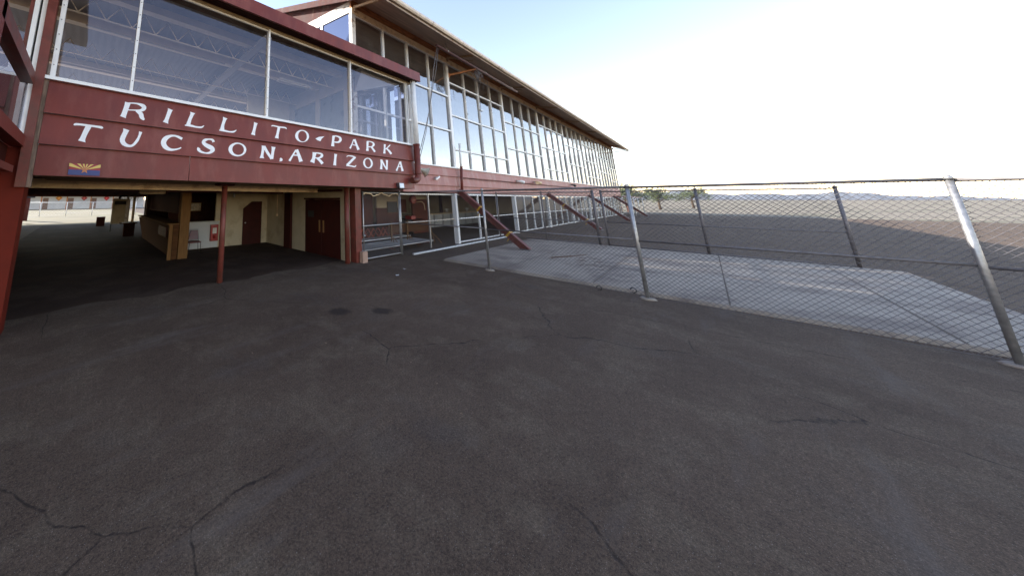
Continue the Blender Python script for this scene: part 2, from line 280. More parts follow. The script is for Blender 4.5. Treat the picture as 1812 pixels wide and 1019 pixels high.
GLYPHS = '''[["T",[[[[-0.291,3.428],[-0.289,3.433],[-0.289,3.432],[-0.287,3.431],[-0.273,3.435],[-0.249,3.438],[-0.219,3.441],[-0.179,3.441],[-0.13,3.439],[-0.084,3.438],[-0.045,3.438],[-0.006,3.438],[0.026,3.437],[0.054,3.434],[0.078,3.43],[0.093,3.427],[0.097,3.426],[0.098,3.427],[0.101,3.425]],[[-0.316,3.432],[-0.317,3.44],[-0.314,3.459],[-0.299,3.474],[-0.278,3.479],[-0.252,3.48],[-0.22,3.481],[-0.179,3.481],[-0.13,3.48],[-0.085,3.479],[-0.045,3.479],[-0.007,3.479],[0.026,3.478],[0.055,3.478],[0.081,3.478],[0.102,3.475],[0.118,3.464],[0.125,3.448],[0.126,3.441]]],[[[-0.135,3.482],[-0.145,3.435],[-0.161,3.367],[-0.174,3.309],[-0.183,3.268],[-0.191,3.233],[-0.198,3.206],[-0.206,3.183],[-0.214,3.165],[-0.219,3.155]],[[-0.053,3.444],[-0.067,3.398],[-0.087,3.333],[-0.102,3.277],[-0.11,3.239],[-0.116,3.206],[-0.118,3.18],[-0.116,3.159],[-0.111,3.142],[-0.107,3.131]]]]],["U",[[[[0.448,3.487],[0.449,3.471],[0.45,3.448],[0.448,3.418],[0.435,3.375],[0.417,3.317],[0.408,3.259],[0.418,3.206],[0.441,3.168],[0.468,3.142],[0.501,3.126],[0.536,3.118],[0.568,3.116],[0.596,3.118],[0.625,3.127],[0.653,3.146],[0.68,3.177],[0.705,3.217],[0.725,3.256],[0.739,3.295],[0.749,3.334],[0.757,3.368],[0.766,3.402],[0.774,3.434],[0.779,3.454]],[[0.553,3.461],[0.546,3.446],[0.537,3.422],[0.526,3.389],[0.512,3.342],[0.498,3.289],[0.493,3.255],[0.495,3.242],[0.5,3.226],[0.51,3.21],[0.525,3.193],[0.548,3.177],[0.57,3.168],[0.59,3.166],[0.609,3.171],[0.626,3.184],[0.645,3.209],[0.665,3.247],[0.682,3.283],[0.696,3.315],[0.708,3.349],[0.716,3.381],[0.72,3.413],[0.72,3.443],[0.721,3.465]]]]],["R",[[[[0.423,4.034],[0.422,4.015],[0.42,3.987],[0.416,3.95],[0.407,3.892],[0.394,3.821],[0.383,3.767],[0.375,3.74],[0.369,3.727],[0.364,3.719]],[[0.52,4.02],[0.516,4.001],[0.51,3.972],[0.502,3.932],[0.49,3.872],[0.477,3.801],[0.468,3.746],[0.465,3.716],[0.466,3.699],[0.467,3.689]]],[[[0.479,4.002],[0.505,4.008],[0.543,4.015],[0.577,4.02],[0.603,4.021],[0.626,4.02],[0.649,4.014],[0.676,4.003],[0.703,3.987],[0.72,3.973],[0.724,3.963],[0.721,3.961],[0.721,3.972],[0.723,3.966],[0.716,3.946],[0.701,3.927],[0.672,3.913],[0.631,3.904],[0.59,3.897],[0.548,3.889],[0.505,3.882],[0.476,3.877]],[[0.476,4.028],[0.502,4.033],[0.541,4.04],[0.576,4.046],[0.603,4.049],[0.628,4.052],[0.655,4.053],[0.686,4.054],[0.722,4.052],[0.753,4.045],[0.78,4.028],[0.801,3.996],[0.801,3.949],[0.781,3.914],[0.75,3.89],[0.715,3.875],[0.676,3.872],[0.632,3.874],[0.591,3.874],[0.549,3.869],[0.506,3.863],[0.477,3.858]]],[[[0.619,3.86],[0.639,3.842],[0.666,3.818],[0.682,3.799],[0.685,3.788],[0.69,3.764],[0.706,3.733],[0.732,3.712],[0.759,3.701],[0.777,3.696]],[[0.638,3.907],[0.663,3.901],[0.7,3.889],[0.736,3.868],[0.759,3.832],[0.768,3.803],[0.77,3.788],[0.776,3.769],[0.787,3.743],[0.796,3.725]]]]],["I",[[[[1.207,4.053],[1.209,4.046],[1.213,4.032],[1.211,4.003],[1.199,3.943],[1.182,3.865],[1.167,3.803],[1.153,3.766],[1.139,3.742],[1.13,3.728]],[[1.318,4.021],[1.312,4.017],[1.303,4.01],[1.292,3.984],[1.275,3.925],[1.255,3.847],[1.241,3.784],[1.237,3.744],[1.238,3.716],[1.24,3.698]]]]],["L",[[[[1.671,4.056],[1.675,4.045],[1.679,4.029],[1.678,4.004],[1.667,3.962],[1.65,3.909],[1.634,3.859],[1.621,3.812],[1.608,3.769],[1.6,3.74]],[[1.784,4.037],[1.776,4.027],[1.763,4.01],[1.75,3.984],[1.734,3.942],[1.717,3.889],[1.704,3.842],[1.697,3.798],[1.693,3.755],[1.691,3.726]]],[[[1.576,3.707],[1.609,3.706],[1.658,3.705],[1.703,3.703],[1.737,3.701],[1.772,3.698],[1.809,3.696],[1.852,3.696],[1.897,3.697],[1.937,3.705],[1.968,3.727],[1.986,3.753],[1.996,3.77]],[[1.575,3.732],[1.609,3.739],[1.659,3.749],[1.706,3.754],[1.745,3.75],[1.779,3.741],[1.813,3.736],[1.853,3.737],[1.895,3.741],[1.927,3.746],[1.949,3.755],[1.97,3.77],[1.985,3.781]]]]],["L",[[[[2.432,4.067],[2.433,4.052],[2.434,4.028],[2.432,3.998],[2.422,3.958],[2.408,3.907],[2.395,3.86],[2.384,3.813],[2.373,3.769],[2.366,3.74]],[[2.544,4.043],[2.534,4.031],[2.52,4.011],[2.506,3.983],[2.492,3.943],[2.477,3.895],[2.468,3.851],[2.467,3.81],[2.47,3.769],[2.472,3.74]]],[[[2.35,3.705],[2.382,3.704],[2.429,3.701],[2.474,3.699],[2.514,3.697],[2.557,3.696],[2.597,3.696],[2.637,3.698],[2.677,3.701],[2.713,3.712],[2.744,3.734],[2.766,3.761],[2.779,3.779]],[[2.351,3.735],[2.384,3.739],[2.432,3.745],[2.48,3.747],[2.522,3.742],[2.563,3.734],[2.6,3.73],[2.636,3.734],[2.671,3.742],[2.699,3.751],[2.724,3.762],[2.75,3.778],[2.769,3.79]]]]],["C",[[[[1.562,3.435],[1.542,3.445],[1.511,3.459],[1.479,3.471],[1.448,3.477],[1.415,3.48],[1.383,3.481],[1.353,3.479],[1.321,3.475],[1.289,3.466],[1.253,3.453],[1.214,3.433],[1.18,3.404],[1.155,3.366],[1.139,3.32],[1.135,3.27],[1.148,3.222],[1.173,3.182],[1.203,3.151],[1.241,3.131],[1.281,3.12],[1.32,3.117],[1.357,3.119],[1.392,3.128],[1.424,3.138],[1.455,3.148],[1.485,3.161],[1.509,3.174],[1.527,3.187],[1.539,3.199],[1.545,3.207]],[[1.536,3.38],[1.517,3.391],[1.489,3.406],[1.462,3.419],[1.437,3.429],[1.409,3.438],[1.383,3.44],[1.358,3.436],[1.333,3.427],[1.311,3.412],[1.287,3.39],[1.264,3.363],[1.251,3.34],[1.243,3.318],[1.236,3.295],[1.235,3.282],[1.238,3.268],[1.248,3.246],[1.259,3.227],[1.276,3.208],[1.302,3.189],[1.328,3.175],[1.355,3.169],[1.386,3.17],[1.416,3.174],[1.446,3.181],[1.475,3.191],[1.498,3.2],[1.513,3.209],[1.524,3.217],[1.532,3.223]]]]],["S",[[[[2.273,3.434],[2.266,3.449],[2.253,3.474],[2.227,3.495],[2.194,3.501],[2.159,3.498],[2.127,3.494],[2.096,3.491],[2.061,3.486],[2.03,3.474],[2.003,3.453],[1.98,3.422],[1.972,3.376],[1.992,3.337],[2.022,3.308],[2.055,3.284],[2.095,3.262],[2.137,3.244],[2.165,3.23],[2.178,3.221],[2.183,3.222],[2.185,3.238],[2.186,3.23],[2.171,3.206],[2.152,3.186],[2.129,3.172],[2.1,3.162],[2.069,3.158],[2.036,3.163],[2.001,3.174],[1.974,3.187],[1.955,3.201],[1.941,3.215],[1.938,3.221],[1.94,3.215],[1.944,3.221],[1.948,3.23]],[[2.213,3.409],[2.21,3.423],[2.206,3.44],[2.201,3.448],[2.186,3.455],[2.159,3.459],[2.131,3.457],[2.105,3.447],[2.082,3.432],[2.065,3.417],[2.051,3.403],[2.041,3.391],[2.041,3.396],[2.047,3.395],[2.071,3.381],[2.098,3.368],[2.133,3.356],[2.178,3.343],[2.218,3.326],[2.249,3.303],[2.273,3.269],[2.275,3.216],[2.248,3.179],[2.213,3.153],[2.176,3.135],[2.14,3.127],[2.103,3.124],[2.067,3.125],[2.03,3.126],[1.99,3.13],[1.955,3.138],[1.925,3.15],[1.899,3.166],[1.878,3.191],[1.874,3.226],[1.883,3.25],[1.889,3.262]]]]],["O",[[[[3.066,3.329],[3.06,3.282],[3.038,3.237],[3.002,3.197],[2.954,3.165],[2.898,3.143],[2.839,3.131],[2.779,3.132],[2.723,3.144],[2.675,3.167],[2.637,3.199],[2.613,3.238],[2.603,3.281],[2.608,3.326],[2.628,3.37],[2.662,3.409],[2.707,3.442],[2.761,3.466],[2.821,3.479],[2.881,3.48],[2.939,3.469],[2.99,3.447],[3.03,3.414],[3.056,3.374],[3.066,3.329]],[[3.001,3.322],[2.998,3.285],[2.984,3.25],[2.961,3.218],[2.93,3.193],[2.894,3.176],[2.856,3.168],[2.817,3.169],[2.78,3.179],[2.748,3.198],[2.723,3.224],[2.707,3.256],[2.7,3.291],[2.703,3.327],[2.716,3.362],[2.738,3.393],[2.767,3.419],[2.803,3.437],[2.841,3.446],[2.881,3.446],[2.918,3.436],[2.951,3.417],[2.977,3.391],[2.994,3.358],[3.001,3.322]]]]],["N",[[[[3.494,3.48],[3.495,3.451],[3.495,3.409],[3.492,3.366],[3.484,3.319],[3.472,3.265],[3.461,3.22],[3.449,3.186],[3.437,3.16],[3.429,3.144]],[[3.586,3.482],[3.582,3.453],[3.576,3.409],[3.568,3.362],[3.558,3.311],[3.546,3.257],[3.54,3.214],[3.544,3.184],[3.554,3.161],[3.561,3.146]]],[[[3.518,3.44],[3.543,3.403],[3.581,3.347],[3.621,3.29],[3.666,3.231],[3.716,3.17],[3.749,3.128]],[[3.599,3.487],[3.622,3.448],[3.656,3.39],[3.692,3.334],[3.733,3.274],[3.779,3.211],[3.81,3.167]]],[[[3.781,3.484],[3.783,3.457],[3.784,3.415],[3.781,3.364],[3.767,3.293],[3.747,3.21],[3.733,3.153]],[[3.905,3.479],[3.895,3.451],[3.879,3.409],[3.864,3.357],[3.85,3.285],[3.836,3.201],[3.826,3.143]]]]],["comma",[[[[4.016,3.152],[4.028,3.144],[4.043,3.135],[4.046,3.133],[4.043,3.147],[4.049,3.154],[4.052,3.151],[4.043,3.14],[4.026,3.125],[4.013,3.115]],[[4.05,3.206],[4.065,3.201],[4.088,3.194],[4.11,3.179],[4.118,3.149],[4.105,3.126],[4.086,3.113],[4.062,3.106],[4.037,3.103],[4.02,3.1]]]]],["I",[[[[3.247,4.072],[3.249,4.064],[3.252,4.049],[3.25,4.018],[3.238,3.958],[3.221,3.88],[3.204,3.816],[3.188,3.775],[3.173,3.746],[3.163,3.728]],[[3.365,4.05],[3.357,4.045],[3.347,4.036],[3.334,4.009],[3.317,3.95],[3.297,3.871],[3.283,3.807],[3.279,3.765],[3.28,3.733],[3.281,3.713]]]]],["T",[[[[3.782,4.031],[3.786,4.038],[3.789,4.042],[3.806,4.045],[3.857,4.043],[3.932,4.038],[4.004,4.034],[4.069,4.036],[4.132,4.04],[4.177,4.042],[4.203,4.038],[4.219,4.031],[4.232,4.025]],[[3.758,4.037],[3.761,4.047],[3.774,4.067],[3.808,4.079],[3.865,4.079],[3.94,4.075],[4.01,4.072],[4.072,4.076],[4.136,4.083],[4.188,4.084],[4.224,4.074],[4.244,4.058],[4.254,4.048]]],[[[3.955,4.042],[3.942,3.989],[3.924,3.913],[3.907,3.847],[3.889,3.797],[3.87,3.754],[3.858,3.726]],[[4.04,4.034],[4.024,3.981],[4.001,3.905],[3.984,3.839],[3.977,3.789],[3.976,3.745],[3.976,3.716]]]]],["O",[[[[5.013,3.93],[5.005,3.88],[4.98,3.831],[4.94,3.787],[4.888,3.751],[4.828,3.726],[4.765,3.712],[4.701,3.711],[4.643,3.722],[4.592,3.745],[4.554,3.778],[4.529,3.819],[4.52,3.865],[4.528,3.913],[4.551,3.96],[4.589,4.003],[4.638,4.04],[4.697,4.067],[4.761,4.082],[4.825,4.085],[4.886,4.075],[4.938,4.053],[4.979,4.019],[5.005,3.977],[5.013,3.93]],[[4.932,3.913],[4.927,3.871],[4.911,3.83],[4.887,3.793],[4.854,3.764],[4.817,3.743],[4.777,3.733],[4.737,3.734],[4.7,3.745],[4.668,3.766],[4.644,3.796],[4.628,3.832],[4.623,3.873],[4.627,3.914],[4.642,3.955],[4.666,3.991],[4.697,4.021],[4.734,4.042],[4.774,4.053],[4.814,4.054],[4.852,4.043],[4.885,4.022],[4.91,3.992],[4.926,3.955],[4.932,3.913]]]]],["A",[[[[4.546,3.48],[4.518,3.443],[4.478,3.388],[4.436,3.331],[4.388,3.266],[4.336,3.197],[4.301,3.15]],[[4.59,3.459],[4.562,3.422],[4.521,3.367],[4.48,3.31],[4.437,3.244],[4.392,3.171],[4.361,3.122]]],[[[4.54,3.466],[4.557,3.431],[4.581,3.377],[4.603,3.321],[4.623,3.255],[4.643,3.181],[4.656,3.13]],[[4.637,3.505],[4.653,3.469],[4.677,3.414],[4.703,3.356],[4.732,3.29],[4.763,3.218],[4.785,3.169]]],[[[4.478,3.297],[4.642,3.304]],[[4.479,3.331],[4.643,3.343]]]]],["R",[[[[5.155,3.47],[5.149,3.422],[5.14,3.353],[5.125,3.294],[5.098,3.248],[5.063,3.206],[5.039,3.178]],[[5.302,3.459],[5.283,3.412],[5.255,3.341],[5.232,3.277],[5.216,3.22],[5.204,3.168],[5.196,3.135]]],[[[5.214,3.438],[5.28,3.437],[5.373,3.435],[5.44,3.426],[5.459,3.411],[5.458,3.399],[5.455,3.401],[5.446,3.387],[5.416,3.357],[5.379,3.334],[5.327,3.322],[5.262,3.316],[5.217,3.313]],[[5.217,3.469],[5.284,3.473],[5.381,3.478],[5.462,3.476],[5.516,3.46],[5.552,3.426],[5.55,3.377],[5.51,3.338],[5.453,3.31],[5.393,3.291],[5.328,3.284],[5.26,3.283],[5.215,3.283]]],[[[5.286,3.271],[5.312,3.252],[5.349,3.225],[5.38,3.199],[5.407,3.172],[5.436,3.14],[5.456,3.118]],[[5.334,3.322],[5.365,3.307],[5.412,3.286],[5.456,3.26],[5.493,3.228],[5.526,3.195],[5.547,3.172]]]]],["swash",[[[[5.247,3.884],[5.387,3.953],[5.604,3.997]],[[5.317,3.841],[5.432,3.819],[5.485,3.909]]]]],["P",[[[[5.924,4.061],[5.917,4.017],[5.906,3.952],[5.894,3.89],[5.876,3.827],[5.856,3.764],[5.842,3.721]],[[6.039,4.06],[6.024,4.016],[6.004,3.951],[5.988,3.89],[5.981,3.828],[5.977,3.765],[5.975,3.722]]],[[[5.942,4.042],[5.993,4.045],[6.068,4.049],[6.127,4.047],[6.164,4.037],[6.191,4.021],[6.204,4.007],[6.209,3.995],[6.21,3.983],[6.207,3.973],[6.197,3.954],[6.175,3.927],[6.148,3.908],[6.094,3.894],[6.02,3.885],[5.968,3.879]],[[5.944,4.073],[5.996,4.08],[6.073,4.09],[6.142,4.095],[6.197,4.092],[6.245,4.082],[6.284,4.064],[6.311,4.035],[6.321,3.996],[6.309,3.954],[6.277,3.915],[6.228,3.879],[6.167,3.853],[6.093,3.845],[6.015,3.846],[5.963,3.848]]]]],["A",[[[[6.843,4.068],[6.822,4.029],[6.79,3.972],[6.755,3.914],[6.709,3.851],[6.657,3.784],[6.621,3.738]],[[6.89,4.059],[6.868,4.021],[6.834,3.963],[6.8,3.903],[6.76,3.838],[6.718,3.767],[6.689,3.719]]],[[[6.851,4.055],[6.872,4.009],[6.901,3.94],[6.928,3.874],[6.951,3.811],[6.974,3.747],[6.989,3.704]],[[6.951,4.089],[6.968,4.041],[6.995,3.971],[7.022,3.906],[7.053,3.846],[7.087,3.786],[7.111,3.745]]],[[[6.785,3.854],[6.975,3.847]],[[6.794,3.885],[6.985,3.881]]]]],["R",[[[[7.48,4.07],[7.476,4.028],[7.469,3.967],[7.46,3.906],[7.444,3.841],[7.424,3.774],[7.41,3.728]],[[7.602,4.075],[7.59,4.033],[7.572,3.971],[7.557,3.91],[7.55,3.846],[7.545,3.778],[7.543,3.732]]],[[[7.507,4.062],[7.558,4.063],[7.632,4.064],[7.695,4.061],[7.737,4.052],[7.77,4.04],[7.786,4.027],[7.791,4.015],[7.79,4.003],[7.785,3.993],[7.77,3.971],[7.739,3.94],[7.703,3.918],[7.645,3.907],[7.57,3.904],[7.518,3.902]],[[7.513,4.093],[7.565,4.096],[7.642,4.1],[7.711,4.101],[7.765,4.098],[7.815,4.091],[7.856,4.075],[7.885,4.049],[7.897,4.013],[7.882,3.972],[7.84,3.935],[7.782,3.901],[7.716,3.877],[7.64,3.869],[7.562,3.87],[7.51,3.872]]],[[[7.66,3.88],[7.682,3.859],[7.714,3.827],[7.743,3.797],[7.77,3.766],[7.798,3.734],[7.817,3.712]],[[7.727,3.92],[7.752,3.901],[7.789,3.871],[7.824,3.841],[7.856,3.81],[7.886,3.778],[7.907,3.756]]]]],["K",[[[[8.398,4.078],[8.39,4.031],[8.377,3.96],[8.362,3.894],[8.342,3.83],[8.318,3.766],[8.301,3.722]],[[8.514,4.082],[8.498,4.034],[8.475,3.963],[8.457,3.896],[8.444,3.831],[8.434,3.767],[8.428,3.723]]],[[[8.741,4.105],[8.695,4.072],[8.628,4.025],[8.567,3.983],[8.509,3.948],[8.452,3.913],[8.412,3.89]],[[8.784,4.08],[8.737,4.047],[8.67,3.999],[8.605,3.956],[8.542,3.92],[8.48,3.888],[8.438,3.867]]],[[[8.478,3.909],[8.511,3.888],[8.56,3.856],[8.602,3.824],[8.639,3.787],[8.677,3.744],[8.703,3.714]],[[8.537,3.955],[8.577,3.937],[8.636,3.91],[8.692,3.879],[8.743,3.84],[8.79,3.799],[8.821,3.77]]]]],["I",[[[[6.001,3.498],[5.998,3.46],[5.992,3.402],[5.981,3.341],[5.961,3.269],[5.936,3.19],[5.919,3.136]],[[6.121,3.494],[6.108,3.456],[6.088,3.399],[6.071,3.338],[6.058,3.265],[6.048,3.184],[6.042,3.129]]]]],["Z",[[[[6.544,3.439],[6.555,3.451],[6.57,3.466],[6.596,3.475],[6.648,3.475],[6.719,3.471],[6.783,3.466],[6.839,3.459],[6.897,3.45],[6.936,3.443]],[[6.517,3.45],[6.529,3.464],[6.551,3.485],[6.591,3.502],[6.653,3.511],[6.73,3.515],[6.801,3.514],[6.864,3.502],[6.919,3.483],[6.954,3.47]]],[[[6.864,3.484],[6.814,3.447],[6.74,3.394],[6.669,3.341],[6.595,3.287],[6.52,3.231],[6.469,3.193]],[[6.931,3.437],[6.882,3.399],[6.81,3.345],[6.739,3.291],[6.666,3.236],[6.591,3.179],[6.541,3.141]]],[[[6.468,3.143],[6.52,3.142],[6.596,3.141],[6.667,3.139],[6.729,3.132],[6.795,3.124],[6.855,3.126],[6.901,3.149],[6.922,3.179],[6.931,3.197]],[[6.471,3.171],[6.524,3.173],[6.602,3.177],[6.676,3.179],[6.744,3.175],[6.807,3.169],[6.846,3.168],[6.865,3.175],[6.886,3.192],[6.902,3.207]]]]],["O",[[[[7.752,3.334],[7.741,3.285],[7.714,3.238],[7.673,3.197],[7.62,3.164],[7.56,3.142],[7.497,3.132],[7.435,3.134],[7.378,3.149],[7.33,3.174],[7.294,3.21],[7.272,3.252],[7.266,3.298],[7.276,3.346],[7.301,3.392],[7.341,3.433],[7.392,3.466],[7.451,3.489],[7.514,3.501],[7.577,3.5],[7.636,3.487],[7.686,3.461],[7.723,3.425],[7.746,3.382],[7.752,3.334]],[[7.656,3.327],[7.649,3.287],[7.632,3.25],[7.606,3.216],[7.574,3.19],[7.537,3.173],[7.498,3.165],[7.46,3.168],[7.425,3.181],[7.396,3.202],[7.374,3.232],[7.361,3.267],[7.358,3.305],[7.364,3.344],[7.381,3.381],[7.405,3.414],[7.437,3.441],[7.474,3.459],[7.512,3.467],[7.551,3.465],[7.587,3.453],[7.617,3.431],[7.639,3.402],[7.652,3.366],[7.656,3.327]]]]],["N",[[[[8.167,3.492],[8.17,3.456],[8.172,3.403],[8.165,3.346],[8.143,3.276],[8.111,3.199],[8.089,3.146]],[[8.28,3.5],[8.273,3.463],[8.261,3.407],[8.251,3.347],[8.241,3.275],[8.231,3.195],[8.224,3.141]]],[[[8.196,3.477],[8.22,3.431],[8.258,3.362],[8.298,3.297],[8.345,3.236],[8.397,3.175],[8.432,3.134]],[[8.278,3.504],[8.303,3.458],[8.34,3.39],[8.379,3.327],[8.423,3.267],[8.471,3.206],[8.505,3.164]]],[[[8.462,3.499],[8.464,3.461],[8.468,3.404],[8.465,3.345],[8.451,3.277],[8.43,3.201],[8.415,3.15]],[[8.599,3.507],[8.587,3.468],[8.57,3.409],[8.553,3.347],[8.537,3.276],[8.52,3.2],[8.509,3.148]]]]],["A",[[[[9.267,3.515],[9.233,3.467],[9.183,3.398],[9.131,3.331],[9.073,3.264],[9.01,3.196],[8.967,3.151]],[[9.328,3.503],[9.292,3.456],[9.24,3.386],[9.19,3.317],[9.14,3.248],[9.09,3.176],[9.056,3.128]]],[[[9.26,3.501],[9.271,3.457],[9.286,3.392],[9.298,3.328],[9.304,3.259],[9.309,3.187],[9.312,3.137]],[[9.372,3.521],[9.379,3.476],[9.389,3.411],[9.402,3.346],[9.422,3.279],[9.445,3.209],[9.461,3.162]]],[[[9.155,3.289],[9.358,3.289]],[[9.163,3.322],[9.366,3.322]]]]]]'''
# ------------------------------------------------------------------ grandstand
GX0, GX1, GY = 7.7, 62.6, 7.6
gs = thing('grandstand', (GX0, GY, 0), 'long two storey grandstand with a tall window wall under a brown overhanging roof', 'building')
BAY = 7.1; posts = [GX0+BAY*k for k in range(8)]+[GX1]
HEAD, SILL = 9.42, 3.70
LV = [[5.6, 7.48], [4.66, 6.51, 8.33], [5.5, 7.33], [4.56, 6.37, 8.2], [5.5, 7.33], [4.56, 6.37, 8.2], [5.5, 7.33], [4.56, 6.37]]
for k in range(8):
    x0, x1 = posts[k], posts[k+1]
    n = 4 if k < 7 else 3
    f = MB(); g = MB(); y0, y1 = GY-.02, GY+.08
    xs = [x0+.1+(x1-x0-.2)*i/n for i in range(n+1)]
    for i in range(1, n):
        f.box(xs[i]-.04, xs[i]+.04, y0, y1, SILL, HEAD); f.box(xs[i]-.012, xs[i]+.012, y0-.035, y0, SILL, HEAD)
    for z in LV[k]:
        for i in range(n):
            a, c = xs[i]+(.04 if i else .0), xs[i+1]-(.04 if i < n-1 else 0)
            f.box(a, c, y0-.008, y1-.01, z-.042, z+.042)
    f.box(x0+.1, x1-.1, y0+.004, y1, HEAD-.06, HEAD+.0)
    fo = f.build('window', WHITE, gs)
    zs = [SILL]+LV[k]+[HEAD-.06]
    for i in range(n):
        for j in range(len(zs)-1):
            yy = GY+.03+random.uniform(-.004, .004); d = random.uniform(-.012, .012); e = random.uniform(-.008, .008)
            g.face([(xs[i], yy-d, zs[j]), (xs[i+1], yy+d, zs[j]), (xs[i+1], yy+d+e, zs[j+1]), (xs[i], yy-d+e, zs[j+1])])
    g.build('pane', GLASS_G, fo)
for k, x in enumerate(posts):                      # wide painted posts between the bays
    MB().box(x-.1, x+.1, GY-.05, GY+.12, SILL-.02, HEAD).build('column', WHITE_PEEL if k == 0 else WHITE, gs)
MB().box(GX0-.1, GX1+.1, GY-.1, GY+.12, SILL-.06, SILL-.0).build('window_sill', WHITE, gs)
for (z0, z1, d0, d1) in ((3.22, 3.64, .03, .1), (2.75, 3.22, .03, .1), (2.42, 2.75, .02, .05)):    # lapped boards under the windows
    b = MB(); X = [10.35]+posts[1:]
    for i in range(len(X)-1):
        a, c = X[i]+.006, X[i+1]-.006
        b.hexa([(a,GY-d1,z0),(c,GY-d1,z0),(c,GY+.02,z0),(a,GY+.02,z0),(a,GY-d0,z1),(c,GY-d0,z1),(c,GY+.02,z1),(a,GY+.02,z1)])
    b.build('wall_board', MAROON_FADED, gs)
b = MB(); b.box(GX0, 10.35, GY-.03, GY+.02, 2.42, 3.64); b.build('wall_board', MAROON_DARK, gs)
b = MB(); b.tube([(15.2+.8*i, GY-.12, 3.17+.012*math.sin(i*1.3)) for i in range(58)], .014, 6); b.build('conduit', MAROON_DARK, gs)
# head trim, rusty fascia, soffit, roof, gutter
b = MB()
for i in range(len(posts)-1):
    a, c = posts[i]+(0 if i else -.1), posts[i+1]
    b.box(a+.004, c-.004, GY-.06, GY+.1, HEAD, HEAD+.24)
b.build('head_trim', CREAM_TRIM, gs)
EY, EZ = 6.05, 9.42
def roofz(y): return EZ+.03+(y-EY)*.44
b = MB()
for i in range(34):
    a = GX0-.1+i*1.62; c = min(a+1.61, GX1+.1)
    if a < GX1: b.box(a, c, GY-.02-.012*(i % 2), GY+.06, HEAD+.24, roofz(GY)-.06)
b.build('fascia', RUST, gs)
XR0, XR1 = GX0-.32, GX1+1.3
b = MB()                                            # roof slab: front slope and back slope
RY, RZ = 15.2, roofz(15.2)
b.hexa([(XR0,EY,EZ-.02),(XR1,EY,EZ-.02),(XR1,RY,RZ-.06),(XR0,RY,RZ-.06),(XR0,EY,EZ+.03),(XR1,EY,EZ+.03),(XR1,RY,RZ),(XR0,RY,RZ)])
b.hexa([(XR0,RY,RZ-.06),(XR1,RY,RZ-.06),(XR1,26,9.1),(XR0,26,9.1),(XR0,RY,RZ),(XR1,RY,RZ),(XR1,26,9.16),(XR0,26,9.16)])
b.build('roof', ROOFM, gs)
b = MB(); b.hexa([(XR0+.04,EY+.03,EZ-.07),(XR1-.04,EY+.03,EZ-.07),(XR1-.04,GY-.04,roofz(GY)-.12),(XR0+.04,GY-.04,roofz(GY)-.12),(XR0+.04,EY+.03,EZ-.03),(XR1-.04,EY+.03,EZ-.03),(XR1-.04,GY-.04,roofz(GY)-.07),(XR0+.04,GY-.04,roofz(GY)-.07)]); b.build('soffit', SOFFIT, gs)
b = MB(); segs = 15
for i in range(segs):                              # gutter in slightly sagging lengths
    a = XR0+(XR1-XR0)*i/segs+.004; c = XR0+(XR1-XR0)*(i+1)/segs-.004
    za = EZ-.1+.02*math.sin(i*1.7); zc = EZ-.1+.02*math.sin((i+1)*1.7)
    prof = [(0, .13), (-.02, .0), (-.09, -.03), (-.14, .02), (-.15, .12), (-.12, .13), (-.11, .04), (-.05, .02), (-.02, .13)]
    for (p, q) in zip(prof, prof[1:]): b.face([(a,EY+p[0],za+p[1]),(c,EY+p[0],zc+p[1]),(c,EY+q[0],zc+q[1]),(a,EY+q[0],za+q[1])])
    b.tube([(a+.03,EY-.07,za-.034),(a+.06,EY-.07,za-.034)], .02, 6)
b.build('gutter', GUTTER, gs)
b = MB(); b.box(XR0+.02, XR1-.02, EY+.004, EY+.03, EZ-.2, EZ-.02); b.build('eave_board', mat('pale_eave_board', (.5,.42,.34), .7, var=.2, scale=3, col2=(.2,.1,.07), c2amt=.7, c2scale=3), gs)
MB().box(XR1-.06, XR1, EY-.1, GY+.3, EZ-.2, EZ-.08).build('eave_return', CREAM_TRIM, gs)
tanm = mat('tan_bracket_paint', (.42, .28, .17), .7, var=.2)
for x in posts:                                    # outriggers carrying the eave
    o = MB()
    o.bar((x+.05, GY-.06, roofz(GY)-.42), (x+.05, EY+.12, EZ-.13), .08, .1)
    o.bar((x+.05, GY-.08, HEAD+.08), (x+.05, GY-.08, roofz(GY)-.36), .1, .08)
    if 0 < x-GX0 < 54: o.bar((x+.05, GY-.1, roofz(GY)-.42), (x+.9, EY+.5, EZ-.02), .04, .04)
    o.build('outrigger', tanm, gs)
# gable end above the lower wing roof
b = MB()
def gy(y): return 9.62+(y-7.6)*.165
b.hexa([(GX0-.03,7.66,gy(7.66)+.42),(GX0+.03,7.66,gy(7.66)+.42),(GX0+.03,15.2,gy(15.2)+.42),(GX0-.03,15.2,gy(15.2)+.42),(GX0-.03,7.66,roofz(7.66)-.07),(GX0+.03,7.66,roofz(7.66)-.07),(GX0+.03,15.2,RZ-.07),(GX0-.03,15.2,RZ-.07)])
b.build('gable_wall', CORR, gs)
b = MB(); b.hexa([(GX0-.04,7.72,gy(7.7)),(GX0+.03,7.72,gy(7.7)),(GX0+.03,15.2,gy(15.2)),(GX0-.04,15.2,gy(15.2)),(GX0-.04,7.72,gy(7.7)+.42),(GX0+.03,7.72,gy(7.7)+.42),(GX0+.03,15.2,gy(15.2)+.42),(GX0-.04,15.2,gy(15.2)+.42)])
b.build('gable_trim', WHITE_PEEL, gs)
ew = MB()
for y in (9.55, 11.5, 13.4, 15.1): ew.box(GX0-.05, GX0+.05, y-.06, y+.06, 7.4, gy(y))
